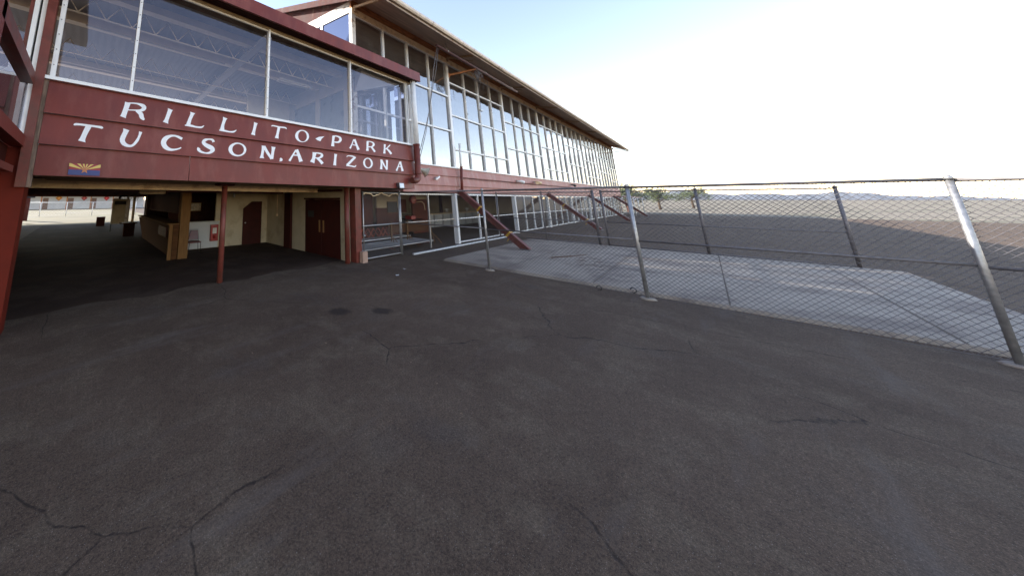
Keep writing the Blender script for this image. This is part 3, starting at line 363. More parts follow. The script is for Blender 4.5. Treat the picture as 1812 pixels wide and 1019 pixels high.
ew.hexa([(GX0-.045,7.73,gy(7.7)-.07),(GX0+.045,7.73,gy(7.7)-.07),(GX0+.045,15.15,gy(15.15)-.07),(GX0-.045,15.15,gy(15.15)-.07),(GX0-.045,7.73,gy(7.7)-.002),(GX0+.045,7.73,gy(7.7)-.002),(GX0+.045,15.15,gy(15.15)-.002),(GX0-.045,15.15,gy(15.15)-.002)])
ewo = ew.build('window', WHITE, gs)
g = MB()
for a, c in ((7.72, 9.5), (9.61, 11.44), (11.56, 13.34), (13.46, 15.04)): g.face([(GX0, a, 7.4), (GX0, c, 7.4), (GX0, c, gy(c)), (GX0, a, gy(a))])
g.build('pane', GLASS_E, ewo)
b = MB()                                           # rake boards at the roof end
b.hexa([(XR0-.05,EY,EZ-.25),(XR0,EY,EZ-.25),(XR0,RY,RZ-.3),(XR0-.05,RY,RZ-.3),(XR0-.05,EY,EZ+.05),(XR0,EY,EZ+.05),(XR0,RY,RZ+.02),(XR0-.05,RY,RZ+.02)])
b.build('rake_board', CORR, gs)
# upper hall: floor, rear wall, roof trusses' ceiling
MB().box(GX0+.1, GX1, GY+.14, 24, 3.3, 3.62).build('upper_floor', mat('dim_concrete_floor', (.14,.12,.11), .8), gs)
b = MB(); b.wall('y', 15.5, 15.7, GX0+.1, GX1, 3.62, 13.2, []); b.build('rear_wall', CREAM, gs)
b = MB()
for i in range(4): b.box(GX0+.2, GX1-.1, 9.2+1.5*i, 10.1+1.5*i, 3.63, 3.85+.3*i)
b.build('tier', DARKWOOD, gs)
MB().wall('x', GX1-.08, GX1-.0, GY+.14, 24, 0.01, 9.2, [(9, 12, 0.02, 2.3)]).build('end_wall', CREAM, gs)
# ground floor glazing: galvanised and white posts, rails, dark panes
gp = [14.5, 22.05, 28.7, 35.5, 42.4, 49.4, 56.3]
for x in gp: 
    c = MB(); c.box(x-.085, x+.085, GY-.1, GY+.1, 0, 2.38); c.box(x-.11, x-.1-.006, GY-.1, GY+.1, 0, 2.38) if 0 else None
    c.build('column', WHITE, gs)
spans = [(14.61, 21.94, [16.95, 19.4], 'open'), (22.16, 28.59, [23.8, 25.4, 27.0], 'pane')]
for a, c in zip(gp[2:], gp[3:]+[GX1]):
    n = 4; spans.append((a+.11, c-.11, [a+.11+(c-a-.22)*i/n for i in range(1, n)], 'pane'))
for a, c, mids, kind in spans:
    f = MB()
    for x in mids: f.box(x-.035, x+.035, GY-.04, GY+.04, .04, 2.3)
    f.box(a, c, GY-.05, GY+.05, 2.3, 2.38); 
    ee = [a]+[v for x in mids for v in (x-.035, x+.035)]+[c]
    for i in range(0, len(ee), 2):
        f.box(ee[i], ee[i+1], GY-.03, GY+.03, 1.15, 1.19); f.box(ee[i], ee[i+1], GY-.03, GY+.03, .04, .09)
    fo = f.build('window', WHITE, gs)
    if kind == 'pane':
        g = MB()
        for i in range(0, len(ee), 2): g.face([(ee[i],GY+.01,.09),(ee[i+1],GY+.01,.09),(ee[i+1],GY+.01,2.3),(ee[i],GY+.01,2.3)])
        g.build('pane', glass('ground_floor_glass', 1.7, (.3, .32, .34), wav=.008, dirt=.12) if 'ground_floor_glass' not in bpy.data.materials else bpy.data.materials['ground_floor_glass'], fo)
f = MB()                                           # open chain-link bay frame rails right of the gate
f.box(12.14, 12.2, GY-.03, GY+.03, .03, 2.36); f.box(12.2, 14.39, GY-.03, GY+.03, 2.3, 2.36); f.box(12.2, 14.39, GY-.02, GY+.02, 1.15, 1.19)
f.box(10.12, 12.14, GY-.02, GY+.02, 1.15, 1.19); f.box(10.12, 12.14, GY-.02, GY+.02, 2.3, 2.35)
f.build('railing', GALV, gs)
MB().box(10.3, 20.2, 7.16, 7.24, 0, .05).build('kerb_edge', WHITE, gs)
MB().box(GX0, GX1, GY+.12, 24, 2.42, 2.6).build('lower_ceiling', mat('brown_ceiling_paint', (.3,.2,.12), .8), gs)
b = MB(); b.wall('y', 19.0, 19.15, GX0+.1, GX1, 0, 2.42, []); b.build('lower_wall', CREAM, gs)
b = MB(); b.box(13.1, 15.1, 11.4, 11.5, 1.62, 2.42); b.box(15.1, 18.4, 11.4, 11.5, 2.1, 2.42); b.build('lower_wall', CREAM, gs)
b = MB(); b.box(13.1, 15.1, 11.42, 11.5, 0, 1.62); b.box(15.12, 16.4, 11.8, 11.9, 1.3, 2.1); b.box(16.5, 18.4, 11.42, 11.5, 0.0, 2.1); b.box(11.4, 13.0, 11.6, 11.7, 0, 2.42); b.build('panelling', mat('red_brown_panelling', (.1, .028, .014), .8, var=.3, spec=.2), gs)
for x in (10.5, 17.5, 24.5, 31.5): MB().box(x-.1, x+.1, 14.0, 14.2, 0, 2.42).build('column', MAROON_DARK, gs)
# corner column by the passage
b = MB(); b.box(7.46, 7.74, 7.46, 7.74, 0, 2.5); b.build('column', RED_STEEL, gs)
b = MB(); b.tube([(7.2, 7.62, 0), (7.2, 7.62, 2.5)], .085, 14); b.build('column', RED_STEEL, gs)
MB().box(7.6, 7.84, 7.3, 7.44, 0, .36).build('column_base', mat('rusty_concrete', (.4,.26,.19), .85, var=.2), gs)

# ------------------------------------------------------------------ glazed bridge wing with the lettering
BX0, BX1, BY = -.8, 10.12, 6.9
br = thing('glazed_wing', (0, BY, 0), 'raised maroon wing with a row of large windows above two lines of white lettering', 'building')
brd = []
for (z0, z1) in ((3.595, 4.2), (3.04, 3.595), (2.5, 3.04)):
    b = MB(); d1 = .075 if z0 > 2.6 else .045; parts = [(BX0+.06, BX1+(.1 if z0 > 2.6 else -.0))] if z0 > 2.6 else [(BX0+.06, 1.745), (1.757, BX1-.0)]
    for a, c in parts: b.hexa([(a,BY-d1,z0+.004),(c,BY-d1,z0+.004),(c,BY+.05,z0+.004),(a,BY+.05,z0+.004),(a,BY-.02,z1-.004),(c,BY-.02,z1-.004),(c,BY+.05,z1-.004),(a,BY+.05,z1-.004)])
    if z0 > 2.6: b.box(parts[0][0], parts[0][1], BY-.1, BY-d1-.002, z0-.004, z0+.016)
    brd.append(b.build('wall_board', MAROON, br))
GL = json.loads(GLYPHS)
for gi, (nm, strips) in enumerate(GL):
    b = MB(); zc = sum(p[1] for p in strips[0][0])/len(strips[0][0]); row = 0 if zc > 3.6 else 1
    z0, z1 = ((3.599, 4.196), (3.044, 3.591))[row]
    for si, (Ls, Rs) in enumerate(strips):
        off = .0025+.0012*si
        def P(p): t = (p[1]-z0)/(z1-z0); return (p[0], BY-(.075+(.02-.075)*t)-off, p[1])
        for i in range(min(len(Ls), len(Rs))-1): b.face([P(Ls[i]), P(Rs[i]), P(Rs[i+1]), P(Ls[i+1])])
    b.build('ornament' if nm == 'swash' else 'comma' if nm == 'comma' else 'letter', LETTER, brd[row])
MB().box(BX0, BX1+.12, BY-.11, BY+.1, 4.2, 4.262).build('window_sill', WHITE, br)
mull = [-.72, .5, 3.62, 6.78, 9.93]; ZT = 6.84
for i in range(4):
    a, c = mull[i]+.03, mull[i+1]-.03
    f = MB()
    f.box(a-.06, a+.012, BY-.03, BY+.06, 4.262, ZT) if i == 0 else f.box(a-.055, a+.0, BY-.04, BY+.08, 4.262, ZT)
    f.box(a, c, BY+.005, BY+.05, ZT-.05, ZT) ; f.box(a+.012, c, BY+.005, BY+.05, 4.262, 4.29)
    for z in [4.5+.3*q for q in range(8)]: f.tube([(a-.028, BY-.041, z), (a-.028, BY-.046, z)], .009, 6, mi=1)
    fo = f.build('window', [WHITE, BLACK], br)
    g = MB(); g.face([(a+.012,BY+.03,4.29),(c,BY+.03,4.29),(c,BY+.03,ZT-.05),(a+.012,BY+.03,ZT-.05)]); g.build('pane', GLASS_B, fo)
b = MB(); b.box(9.9, 9.95, BY-.03, BY+.06, 4.262, ZT); b.box(10.0, 10.05, BY-.03, BY+.06, 4.262, ZT); b.box(9.95, 10.0, BY+.0, BY+.02, 4.262, ZT, 1); b.build('corner_post', [WHITE, BLACK], br)
g = MB(); g.face([(10.03,BY+.06,4.262),(10.03,GY-.08,4.262),(10.03,GY-.08,ZT),(10.03,BY+.06,ZT)]); g.build('pane', GLASS_B, br)
MB().box(BX0-.1, BX1+.1, BY-.06, BY+.06, ZT, ZT+.05).build('head_trim', mat('gold_trim', (.55,.4,.2), .5, var=.15), br)
MB().box(BX0-.4, BX1+.06, BY-.3, BY+.04, ZT+.05, 7.0).build('eave_soffit', DARKWOOD, br)
b = MB(); b.box(-3.2, 10.42, BY-.42, BY-.36, 6.86, 7.24); b.box(10.36, 10.42, BY-.36, 7.5, 6.9, 7.24); b.build('roof_fascia', MAROON, br)
MB().box(-12, 10.36, BY-.36, 7.52, 7.02, 7.22).build('roof', MAROON_DARK, br)
MB().box(-12, 7.6, 7.52, 18, 7.1, 7.25).build('roof', MAROON_DARK, br)
MB().box(-12, 7.58, BY+.1, 18, 7.03, 7.09).build('ceiling', DECKM, br)
b = MB(); b.hexa([(7.6,GY-.12,6.1),(9.98,BY+.12,6.86),(9.98,GY-.12,6.86),(7.62,GY-.1,6.12),(7.6,BY+.12,6.95),(9.98,BY+.12,6.95),(9.98,GY-.12,6.95),(7.6,GY-.12,6.95)]); b.build('ceiling', CEIL, br)
for y, dd in ((9.5, .3), (13.0, .3), (8.0, .2)): MB().box(-11.9, 7.5, y, y+.22, 7.03-dd, 7.03).build('ceiling_beam', JOIST, br)
for x in (3.55, -3.2): MB().box(x, x+.22, BY+.12, 17.9, 6.62, 6.72).build('ceiling_beam', CEIL, br)
for y in (8.6, 11.3, 12.2, 14.6, 16.2):              # open web joists
    b = MB(); z0, z1 = 6.55, 7.0; b.box(-11.9, 7.5, y-.02, y+.02, z0-.02, z0); 
    x = -4.
    while x < 7.2:
        b.bar((x, y, z0), (x+.28, y, z1), .02, .02); b.bar((x+.28, y, z1), (x+.56, y, z0), .02, .02); x += .56
    b.build('ceiling_joist', JOIST, br)
b = MB(); b.box(5.3, 7.5, 11.9, 12.0, 2.78, 7.03); b.build('interior_wall', mat('ivory_wall', (.6,.57,.5), .7, var=.05), br)
b = MB(); b.wall('x', 7.5, 7.58, GY+.1, 11.9, 2.78, 7.03, [(8.0, 9.5, 3.8, 6.3), (9.8, 11.5, 3.8, 6.3)]); b.box(7.5, 7.58, 12.0, 18, 2.78, 7.03); b.build('interior_wall', CEIL, br)
g = MB(); g.face([(7.56,8.0,3.8),(7.56,9.5,3.8),(7.56,9.5,6.3),(7.56,8.0,6.3)]); g.face([(7.56,9.8,3.8),(7.56,11.5,3.8),(7.56,11.5,6.3),(7.56,9.8,6.3)]); g.build('interior_window', mat('dim_blue_glass', (.16,.2,.27), .3), br)
MB().box(-11.9, 7.5, BY+.12, 38.1, 2.765, 2.78).build('upper_floor', mat('pale_floor_covering', (.26,.23,.2), .6), br)
MB().box(-2.6, -2.48, 7.35, 20, 0, 2.57).build('passage_wall', MAROON_DARK, br)  # unseen left side wall, added to darken the passage
b = MB(); b.box(-12, 7.5, BY+.06, 38.2, 2.58, 2.76); b.build('deck', mat('dark_deck_underside', (.12,.09,.06), .9), br)
b = MB(); b.wall('y', 17.9, 18.0, -12, 7.5, 2.78, 7.0, [(-11.5, -6, 2.9, 6.6), (-5.8, 1.2, 2.9, 6.6), (1.4, 5, 2.9, 6.6)]); b.build('rear_wall', MAROON, br)
# underside of the bridge: pale ply strip and steel beams
MB().box(BX0+.06, BX1-.05, BY+.06, 7.44, 2.5, 2.575).build('underside', mat('dull_olive_soffit', (.26,.19,.1), .7, var=.15), br)
MB().box(BX0+.06, 7.4, 7.46, 9.3, 2.535, 2.575).build('underside', mat('cream_ply_underside', (.4,.29,.15), .7, var=.15, stretch=(.3,2,2)), br)
for y in (9.35, 12.0, 16.0, 20.0, 24.0, 28.0, 33.9, 38.0): MB().box(-8, 7.3, y, y+.14, 2.36, 2.578).build('floor_beam', RED_STEEL if y > 10 else CREAM_TRIM, br)
for x in (-4.2, 2.0): MB().box(x, x+.12, 12.2, 33.8, 2.44, 2.57).build('floor_beam', MAROON_DARK, br)
MB().tube([(2.98, 7.95, 0), (2.98, 7.95, 2.53)], .075, 14).build('column', RED_STEEL, br)
b = MB(); b.box(2.78, 3.18, 7.75, 8.15, 2.46, 2.53); b.build('column_cap', MAROON_DARK, br)
b = MB(); b.box(2.84, 3.17, 11.8, 12.1, 0, 2.36); b.build('column', WOODL, br)
for x, y in ((3.0, 20.2), (-5.6, 24), (-5.6, 33), (2.5, 32.5)): MB().box(x-.09, x+.09, y-.09, y+.09, 0, 2.36).build('column', MAROON_DARK, br)
# left end column, weathered strip, frames of the stair wing
MB().box(-.93, BX0-.0, BY-.12, BY+.1, 2.3, 6.84).build('corner_post', RED_STEEL, br)
MB().box(BX0+.0, BX0+.055, BY-.06, BY+.05, 2.3, 4.19).build('weathered_strip', mat('weathered_grey_wood', (.2,.14,.1), .9, var=.4, scale=8, stretch=(3,3,.5)), br)
MB().box(-6, -.82, BY-.01, 7.35, 0, 3.12).build('lower_wall', mat('dark_red_wall_paint', (.13,.016,.008), .7, var=.15, spec=.15), br)
# passage walls: door wall, rear wall, small door, double door
cw = MB(); cw.wall('x', 7.4, 7.5, 7.75, 13.7, 0, 2.575, [(8.17, 10.38, 0.0, 2.1)]); cw.wall('y', 13.7, 13.8, 3.3, 7.5, 0, 2.575, [(3.62, 4.78, 1.15, 2.42), (6.1, 7.08, 0, 2.0)]); cw.build('passage_wall', CREAM, br)
MB().box(3.3, 4.92, 13.64, 13.7, .02, 1.08).build('bar_front', GREYWHITE, br)
MB().box(3.3, 4.95, 13.5, 13.72, 1.08, 1.14).build('bar_counter', GREYWHITE, br)
MB().box(3.3, 7.4, 16.0, 16.1, 0, 2.57).build('bar_back_wall', DARKWOOD, br)
MB().box(2.95, 7.5, 21.0, 21.1, 0, 2.57).box(7.42, 7.5, 13.8, 21.0, 0, 2.57).box(3.2, 3.28, 13.8, 21, 1.5, 2.57).build('dark_panelling', DARKWOOD, br)
MB().box(7.28, 7.4, 11.35, 11.85, 0, 2.4).build('column', MAROON_DARK, br)
b = MB(); b.hexa([(7.335,8.17,2.1),(7.4,8.17,2.1),(7.4,10.38,2.1),(7.335,10.38,2.1),(7.335,8.17,2.16),(7.4,8.17,2.16),(7.4,10.38,2.16),(7.335,10.38,2.16)]); b.build('door_frame', MAROON_DARK, br)
for y0, y1, hy in ((8.19, 9.25, 9.14), (9.28, 10.36, 9.38)):
    d = MB().box(7.4, 7.45, y0, y1, .01, 2.09).build('door', MAROON_DARK, br, .004)
    MB().box(7.375, 7.4, hy-.035, hy+.035, .85, 1.3).build('handle', mat('brass_plate', (.35,.2,.08), .4, metal=.6) if 'brass_plate' not in bpy.data.materials else bpy.data.materials['brass_plate'], d)
MB().box(7.385, 7.397, 9.75, 10.15, 1.4, 1.65).build('door_sign', BLACK, br)
b = MB(); pts = [(6.1, 0), (7.08, 0), (7.08, 2.0), (6.55, 2.0), (6.1, 1.66)]
b.face([(x, 13.66, z) for x, z in pts]); n = len(pts)
for i in range(n): p, q = pts[i], pts[(i+1) % n]; b.face([(p[0],13.66,p[1]),(p[0],13.72,p[1]),(q[0],13.72,q[1]),(q[0],13.66,q[1])])
sdoor = b.build('door', MAROON_DARK, br)
b = MB(); b.face([(6.09,13.71,1.66),(6.55,13.71,2.01),(6.09,13.71,2.01)]); b.build('passage_wall', CREAM, br)
MB().tube([(6.2, 13.66, 1.0), (6.2, 13.6, 1.0)], [.02, .035], 10).build('handle', GALV, sdoor)
b = MB(); b.tube([(7.37, 12.65, 2.34), (7.37, 12.65, 1.42)], .02, 8); b.box(7.34, 7.4, 12.6, 12.7, 1.32, 1.42); b.build('conduit', CREAM_TRIM, br)
b = MB(); b.box(5.55, 5.63, 13.6, 13.7, 2.2, 2.45); b.build('conduit', GALV, br)
b = MB(); b.tube([(7.3, 7.95, 2.42), (7.3, 11.3, 2.44)], .04, 8); b.build('conduit', MAROON_DARK, br)
# continuing glazed front left of the corner post (seen past the stair wing)
f = MB(); f.box(-1.0, -.935, BY-.06, BY+.06, 3.1, 6.84); f.box(-1.1, -1.035, BY-.06, BY+.06, 3.1, 6.84); f.box(-1.035, -1.0, BY+.02, BY+.04, 3.1, 6.84, 1); f.box(-1.1, -.935, BY-.05, BY+.05, 3.06, 3.1); f.box(-1.16, -1.1, BY-.03, BY+.05, 3.1, 6.84, 2); f.box(-4, -1.16, BY-.03, BY+.05, 4.17, 4.22); fo = f.build('window', [WHITE, BLACK, RED_STEEL], br)
g = MB(); g.face([(-4,BY+.02,4.22),(-1.16,BY+.02,4.22),(-1.16,BY+.02,6.84),(-4,BY+.02,6.84)]); g.build('pane', GLASS_B, fo)
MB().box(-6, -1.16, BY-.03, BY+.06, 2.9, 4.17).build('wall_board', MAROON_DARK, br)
# stair wing on the near left
sw = thing('side_wing', (-1, 5, 0), 'near left maroon side wing with heavy rails and open glazing beside the lettered wing', 'building')
MB().box(-1.06, -.9, 4.2, 6.62, 4.0, 4.2).build('rail', RED_STEEL, sw)
MB().box(-1.02, -.93, 4.2, 6.5, 4.2, 4.235).build('rail', WHITE, sw)
MB().box(-1.08, -.9, 3.6, 6.86, 2.96, 3.14).build('rail', MAROON, sw)
MB().box(-1.03, -.93, 3.6, 6.84, 3.14, 3.17).build('rail', mat('greyed_rail', (.3,.2,.18), .6), sw)
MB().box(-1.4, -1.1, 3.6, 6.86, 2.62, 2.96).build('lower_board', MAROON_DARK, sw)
MB().box(-1.2, -.95, 3.6, 6.6, 2.52, 2.62).build('floor_beam', RED_STEEL, sw)
MB().box(-1.2, -.9, 4.02, 4.34, 3.14, 6.9).build('corner_post', MAROON, sw)
MB().box(-4, -.5, 2.4, 6.4, 6.9, 7.2).build('roof', MAROON_DARK, sw)
MB().box(-4, -1.42, 3.6, 6.8, 2.56, 2.7).build('floor', MAROON_DARK, sw)
g = MB(); g.face([(-.98,4.34,3.17),(-.98,6.8,3.17),(-.98,6.8,3.98),(-.98,4.34,3.98)]); g.build('pane', GLASS_B, sw)
# ------------------------------------------------------------------ things fixed to the buildings
fl = thing('state_flag_sign', (-.3, 6.84, 2.53), 'small rectangular flag plaque with red and yellow rays, copper star and blue lower half', 'flag sign')
fx0, fx1, fz0, fz1, fy = -.29, .165, 2.53, 2.735, 6.838
MB().box(fx0, fx1, fy, fy+.012, fz0, fz1).build('panel', mat('flag_blue', (.045,.06,.2), .5, var=.1), fl)
cx, cz = (fx0+fx1)/2, (fz0+fz1)/2-.005
fr, fg = MB(), MB(); W, HH = (fx1-fx0)/2, fz1-cz
def edge(t):
    dx, dz = math.cos(t), math.sin(t); s = min(W/abs(dx) if abs(dx) > 1e-6 else 9, HH/dz if dz > 1e-6 else 9); return (cx+dx*s, fy-.002, cz+dz*s)
for i in range(13):
    a0, a1 = math.pi*i/13, math.pi*(i+1)/13
    P = [(cx, fy-.002, cz), edge(a0)]
    for c in (math.atan2(HH, W), math.pi-math.atan2(HH, W)):
        if a0 < c < a1: P.append(edge(c))
    P.append(edge(a1)); (fr if i % 2 == 0 else fg).face(P)
fr.build('ray', mat('flag_red', (.33,.03,.04), .5, var=.1), fl); fg.build('ray', mat('flag_yellow', (.75,.55,.14), .5, var=.1), fl)
b = MB(); P = []
for i in range(10):
    t = math.pi/2+math.pi*i/5; r = .072 if i % 2 == 0 else .03; P.append((cx+r*math.cos(t), fy-.004, cz+r*math.sin(t)))
for i in range(10): b.face([(cx, fy-.005, cz), P[i], P[(i+1) % 10]])
b.build('star', mat('copper_orange', (.55,.2,.08), .5, var=.1), fl)

f = thing('floodlight', (9.15, 6.8, 2.55), 'small boxy floodlight with pale lens at the lower right corner of the lettered wing', 'floodlight')
MB().hexa([(9.0,6.72,2.5),(9.3,6.72,2.5),(9.3,6.85,2.54),(9.0,6.85,2.54),(9.0,6.74,2.7),(9.3,6.74,2.7),(9.3,6.85,2.7),(9.0,6.85,2.7)]).build('housing', mat('bronze_housing', (.1,.09,.09), .4, metal=.4), f)
b = MB(); b.face([(9.03,6.716,2.52),(9.27,6.716,2.52),(9.27,6.735,2.68),(9.03,6.735,2.68)]); b.build('lens', mat('pale_lens', (.62,.66,.72), .15, var=.1, spec=.9), f)

hs = thing('horn_loudspeaker', (11.45, 7.5, 3.3), 'cream horn loudspeaker fixed to the maroon boards beside the downpipe', 'loudspeaker')
a = Vector((11.2, 7.36, 3.42)); d = Vector((.42, -.32, -.26)).normalized()
b = MB(); L = [0, .08, .16, .26, .36, .42]; R_ = [.05, .055, .075, .11, .17, .23]
b.tube([a+d*q for q in L], R_, 18, cap=False); b.tube([a+d*q for q in reversed(L)], [r-.008 for r in reversed(R_)], 18, cap=False); b.build('horn', mat('cream_horn_enamel', (.62,.58,.47), .5, var=.15, col2=(.3,.22,.14), c2amt=.5), hs)
b = MB(); b.tube([a-d*.16, a-d*.02], .075, 14); b.build('driver', GREYWHITE, hs)
b = MB(); b.bar(a, (11.2, 7.52, 3.35), .03, .05); b.build('bracket', GALV, hs)

dp = thing('downpipe', (10.3, 6.75, 4), 'thick downpipe at the right end of the lettered wing, white above and red below', 'downpipe')
MB().tube([(10.16, 6.68, 6.9), (10.16, 6.68, 4.2)], .105, 18).build('upper_pipe', WHITE, dp)
b = MB(); pts = [(10.16, 6.68, 4.22), (10.16, 6.68, 3.05)]+[(10.16-.24*(1-math.cos(t)), 6.68, 3.05-.24*math.sin(t)) for t in [.3, .6, .9, 1.2, 1.57]]+[(9.75, 6.7, 2.81)]
b.tube(pts, .118, 18); b.build('lower_pipe', RED_STEEL, dp)
b = MB(); b.tube([(10.16, 6.68, 4.19), (10.16, 6.68, 4.25)], .13, 18); b.tube([(10.16, 6.68, 3.06), (10.16, 6.68, 3.11)], .128, 18); b.bar((10.16, 6.7, 3.2), (10.0, 6.9, 3.2), .04, .03); b.build('collar', RED_STEEL, dp)

vp = thing('conduit_pipe', (14.98, 7.4, 3.6), 'slim upright pipe beside the first steel brace, white top and red lower part', 'pipe')
MB().tube([(15.12, 7.4, 4.95), (15.05, 7.4, 3.72)], .05, 10).build('upper_pipe', WHITE, vp)
MB().tube([(15.05, 7.38, 3.74), (14.9, 7.38, 2.46)], .065, 10).build('lower_pipe', RED_STEEL, vp)
MB().bar((15.08, 7.4, 4.9), (15.2, 7.36, 4.94), .03, .03).build('hook', GALV, vp)

for i, (x, z, lab) in enumerate(((12.75, 3.06, 'small white socket box on the maroon boards just right of the horn loudspeaker'), (22.6, 3.3, 'small lamp on the maroon boards between the first and second steel brace'), (26.0, 3.36, 'twin spotlight on the maroon boards above the first chain-link gate'), (35.6, 3.44, 'dark wall lamp on the maroon boards beyond the second steel brace'))):
    t = thing('wall_lamp', (x, 7.45, z), lab, 'wall lamp')
    MB().box(x-.05, x+.05, 7.44, 7.5, z-.06, z+.06).build('back_plate', GALV, t)
    n = MB()
    if i == 0: n.bar((x-.12, 7.42, z-.06), (x+.16, 7.4, z+.08), .09, .07)
    else:
        for s in ((-1, 1) if i == 2 else (1,)):
            n.tube([(x, 7.42, z), (x+s*.16, 7.3, z-.02), (x+s*.32, 7.2, z-.1)], [.04, .07, .12], 10)
    n.build('lamp_head', WHITE if i < 2 else CREAM_TRIM if i == 2 else BLACK, t)

# pole hung under the eave with bracket and cables
ep = thing('hanging_pole', (16, 6.5, 9.05), 'long maroon pole slung under the eave above the first tall windows', 'pole')
MB().tube([(11.95, 6.5, 9.03), (21.5, 6.5, 8.98)], .065, 12).build('pole', POLE, ep)
b = MB(); b.bar((14.95, 7.56, 8.74), (15.75, 6.5, 8.93), .09, .09); b.bar((14.95, 7.56, 8.6), (14.95, 7.56, 8.88), .14, .03); b.build('bracket', RUST, ep)
for x in (12.9, 16.9, 20.6):
    n = MB(); n.tube([(x, 6.5, 9.04), (x, 6.56, 9.5)], .012, 6); n.tube([(x-.03, 6.5, 9.04), (x+.03, 6.5, 9.04)], .078, 12); n.build('hanger', GALV, ep)
cb = thing('cable_bundle', (16.2, 6.6, 8.9), 'tangled grey cables coiled over the maroon pole under the eave', 'cables')
random.seed(11)
for k in range(7):
    c0 = Vector((16.1+random.uniform(-.25, .35), 6.58+random.uniform(-.1, .1), 8.72)); ra, rb = random.uniform(.12, .26), random.uniform(.2, .36); ph = random.uniform(0, 6)
    pts = [c0+Vector((ra*math.cos(t), .07*math.sin(t*2+ph), rb*math.sin(t)+.04*math.sin(3*t+ph))) for t in [2*math.pi*i/18 for i in range(19)]]
    b = MB(); b.tube(pts, .011, 5); b.build('cable', GALV_DARK, cb)
for k in range(4):
    x = 16+.45*k; b = MB(); b.tube([(x, 6.6, 8.95), (x+.08, 6.62, 8.5), (x-.03, 6.66, 8.2), (x+.1, 6.7, 7.8+.1*k)], .007, 5); b.build('cable', GALV_DARK, cb)
hc = thing('hanging_cable', (12.1, 6.8, 9), 'long grey cables dropping from the left end of the eave pole', 'cable')
for o_, r in ((0, .017), (.1, .014)):
    pts = [(12.05+o_, 6.52, 9.03), (12.0+o_*2, 6.75, 8.0), (11.95+o_*.6, 6.9, 7.0), (11.8, 7.0, 6.0), (11.55+o_, 7.15, 5.0), (11.2+o_*1.3, 7.36, 3.74)]
    MB().tube(pts, r, 6).build('cable', GALV_DARK, hc)
h2 = thing('hanging_cable', (17.5, 7.2, 9.2), 'single thin cable with a small fitting hanging in front of the second window bay', 'cable')
MB().tube([(17.4, 7.1, 9.35), (17.45, 7.15, 8.2), (17.6, 7.2, 7.2)], .012, 6).build('cable', GALV_DARK, h2)
MB().box(17.45, 17.78, 7.15, 7.25, 7.12, 7.2).build('fitting', GALV, h2)

# ------------------------------------------------------------------ steel braces
names = ['first diagonal red steel brace, nearest, standing on the concrete slab, with yellow tape', 'second diagonal red steel brace beyond the chain-link gate posts', 'third diagonal red steel brace, partly hidden behind the gate posts', 'farthest small diagonal red steel brace near the red awning']
for i, x in enumerate((14.75, 28.6, 42.2, 56.2)):
    r = thing('steel_brace', (x, 4.75, 0), names[i], 'brace', 'diagonal red steel braces along the grandstand')
    x1 = x-.2; top = Vector((x+.1, 7.5, 2.52)); bot = Vector((x1, 4.72, .04))
    b = MB(); b.bar(top, bot, .2, .025); 
    d = (bot-top).normalized(); s_ = d.cross(Vector((0, 0, 1))).normalized(); u = s_.cross(d)
    q = Vector(u)*.11
    b = MB(); b.bar(top+q, bot+q, .2, .03); b.bar(top-q, bot-q, .2, .03); b.bar(top, bot, .03, .19)
    b.build('beam', RED_STEEL, r)
    e = MB(); e.bar(top+d*2.15+q*1.17, top+d*3.7+q*1.17, .2, .006); 
    MB().box(x1-.18, x1+.22, 4.6, 4.95, .07 if i == 0 else .0, .1 if i == 0 else .03).build('foot_plate', GALV_DARK, r)
    if i < 2:
        for t in (1.28, 2.85):
            n = MB(); c = top+d*t; n.bar(c-d*.03, c+d*.03, .215, .26); n.build('tape', YEL, r)
            n = MB(); n.bar(c+d*.1-u*.1, c+d*.13-u*.3, .05, .02); n.build('tape_end', YEL, r)

# ------------------------------------------------------------------ chain-link fences
def link(mb, x, y0, y1, z0, z1, cell=.075, r=.0024, axis='y'):
    """diamond wire mesh in a plane: wires at 45 degrees both ways, clipped to the rectangle"""
    Hh = z1-z0; n = int((y1-y0+Hh)/cell)+1
    for sgn in (1, -1):
        for k in range(n+1):
            s0 = y0-Hh+k*cell if sgn > 0 else y0+k*cell
            pts = []
            # line: y = s0 + sgn*t, z = z0+t
            t0, t1 = 0.0, Hh
            if sgn > 0: t0 = max(t0, y0-s0); t1 = min(t1, y1-s0)
            else: t0 = max(t0, s0-y1); t1 = min(t1, s0-y0)
            if t1-t0 < .01: continue
            dx = r*1.2*sgn
            P = [(s0+sgn*t, z0+t) for t in (t0, t1)]
            if axis == 'y': a, c = [(x+dx, p[0], p[1]) for p in P]
            else: a, c = [(p[0], x+dx, p[1]) for p in P]
            mb.tube([a, c], r, 3, cap=False, sm=False)
nf = thing('chain_link_fence', (9.9, 2, 0), 'near chain-link fence running from the grandstand corner to the right of the photo', 'fence')
ys = [7.5, 4.28, 1.06, -2.16, -5.38]
def fx(y): return 10.0-.06*(7.5-y)*.5
for i, y in enumerate(ys):
    b = MB(); b.tube([(fx(y), y, 0), (fx(y), y, 2.4)], .034 if i else .04, 12); b.tube([(fx(y), y, 2.38), (fx(y), y, 2.44)], [.05, .02], 12); b.build('post', GALV, nf)
    if i: 
        c = MB(); c.tube([(fx(y), y, 0), (fx(y), y, .03)], [.14, .1], 12); c.build('post_footing', CONC, nf)
for a, c in zip(ys, ys[1:]):
    b = MB(); b.tube([(fx(a), a-.03, 2.37), (fx(c), c+.03, 2.38)], .026, 10); b.build('top_rail', GALV_DARK, nf)
    b = MB(); b.tube([(fx(a), a-.03, 1.2), (fx(c), c+.03, 1.22)], .02, 10); b.build('middle_rail', GALV_DARK, nf)
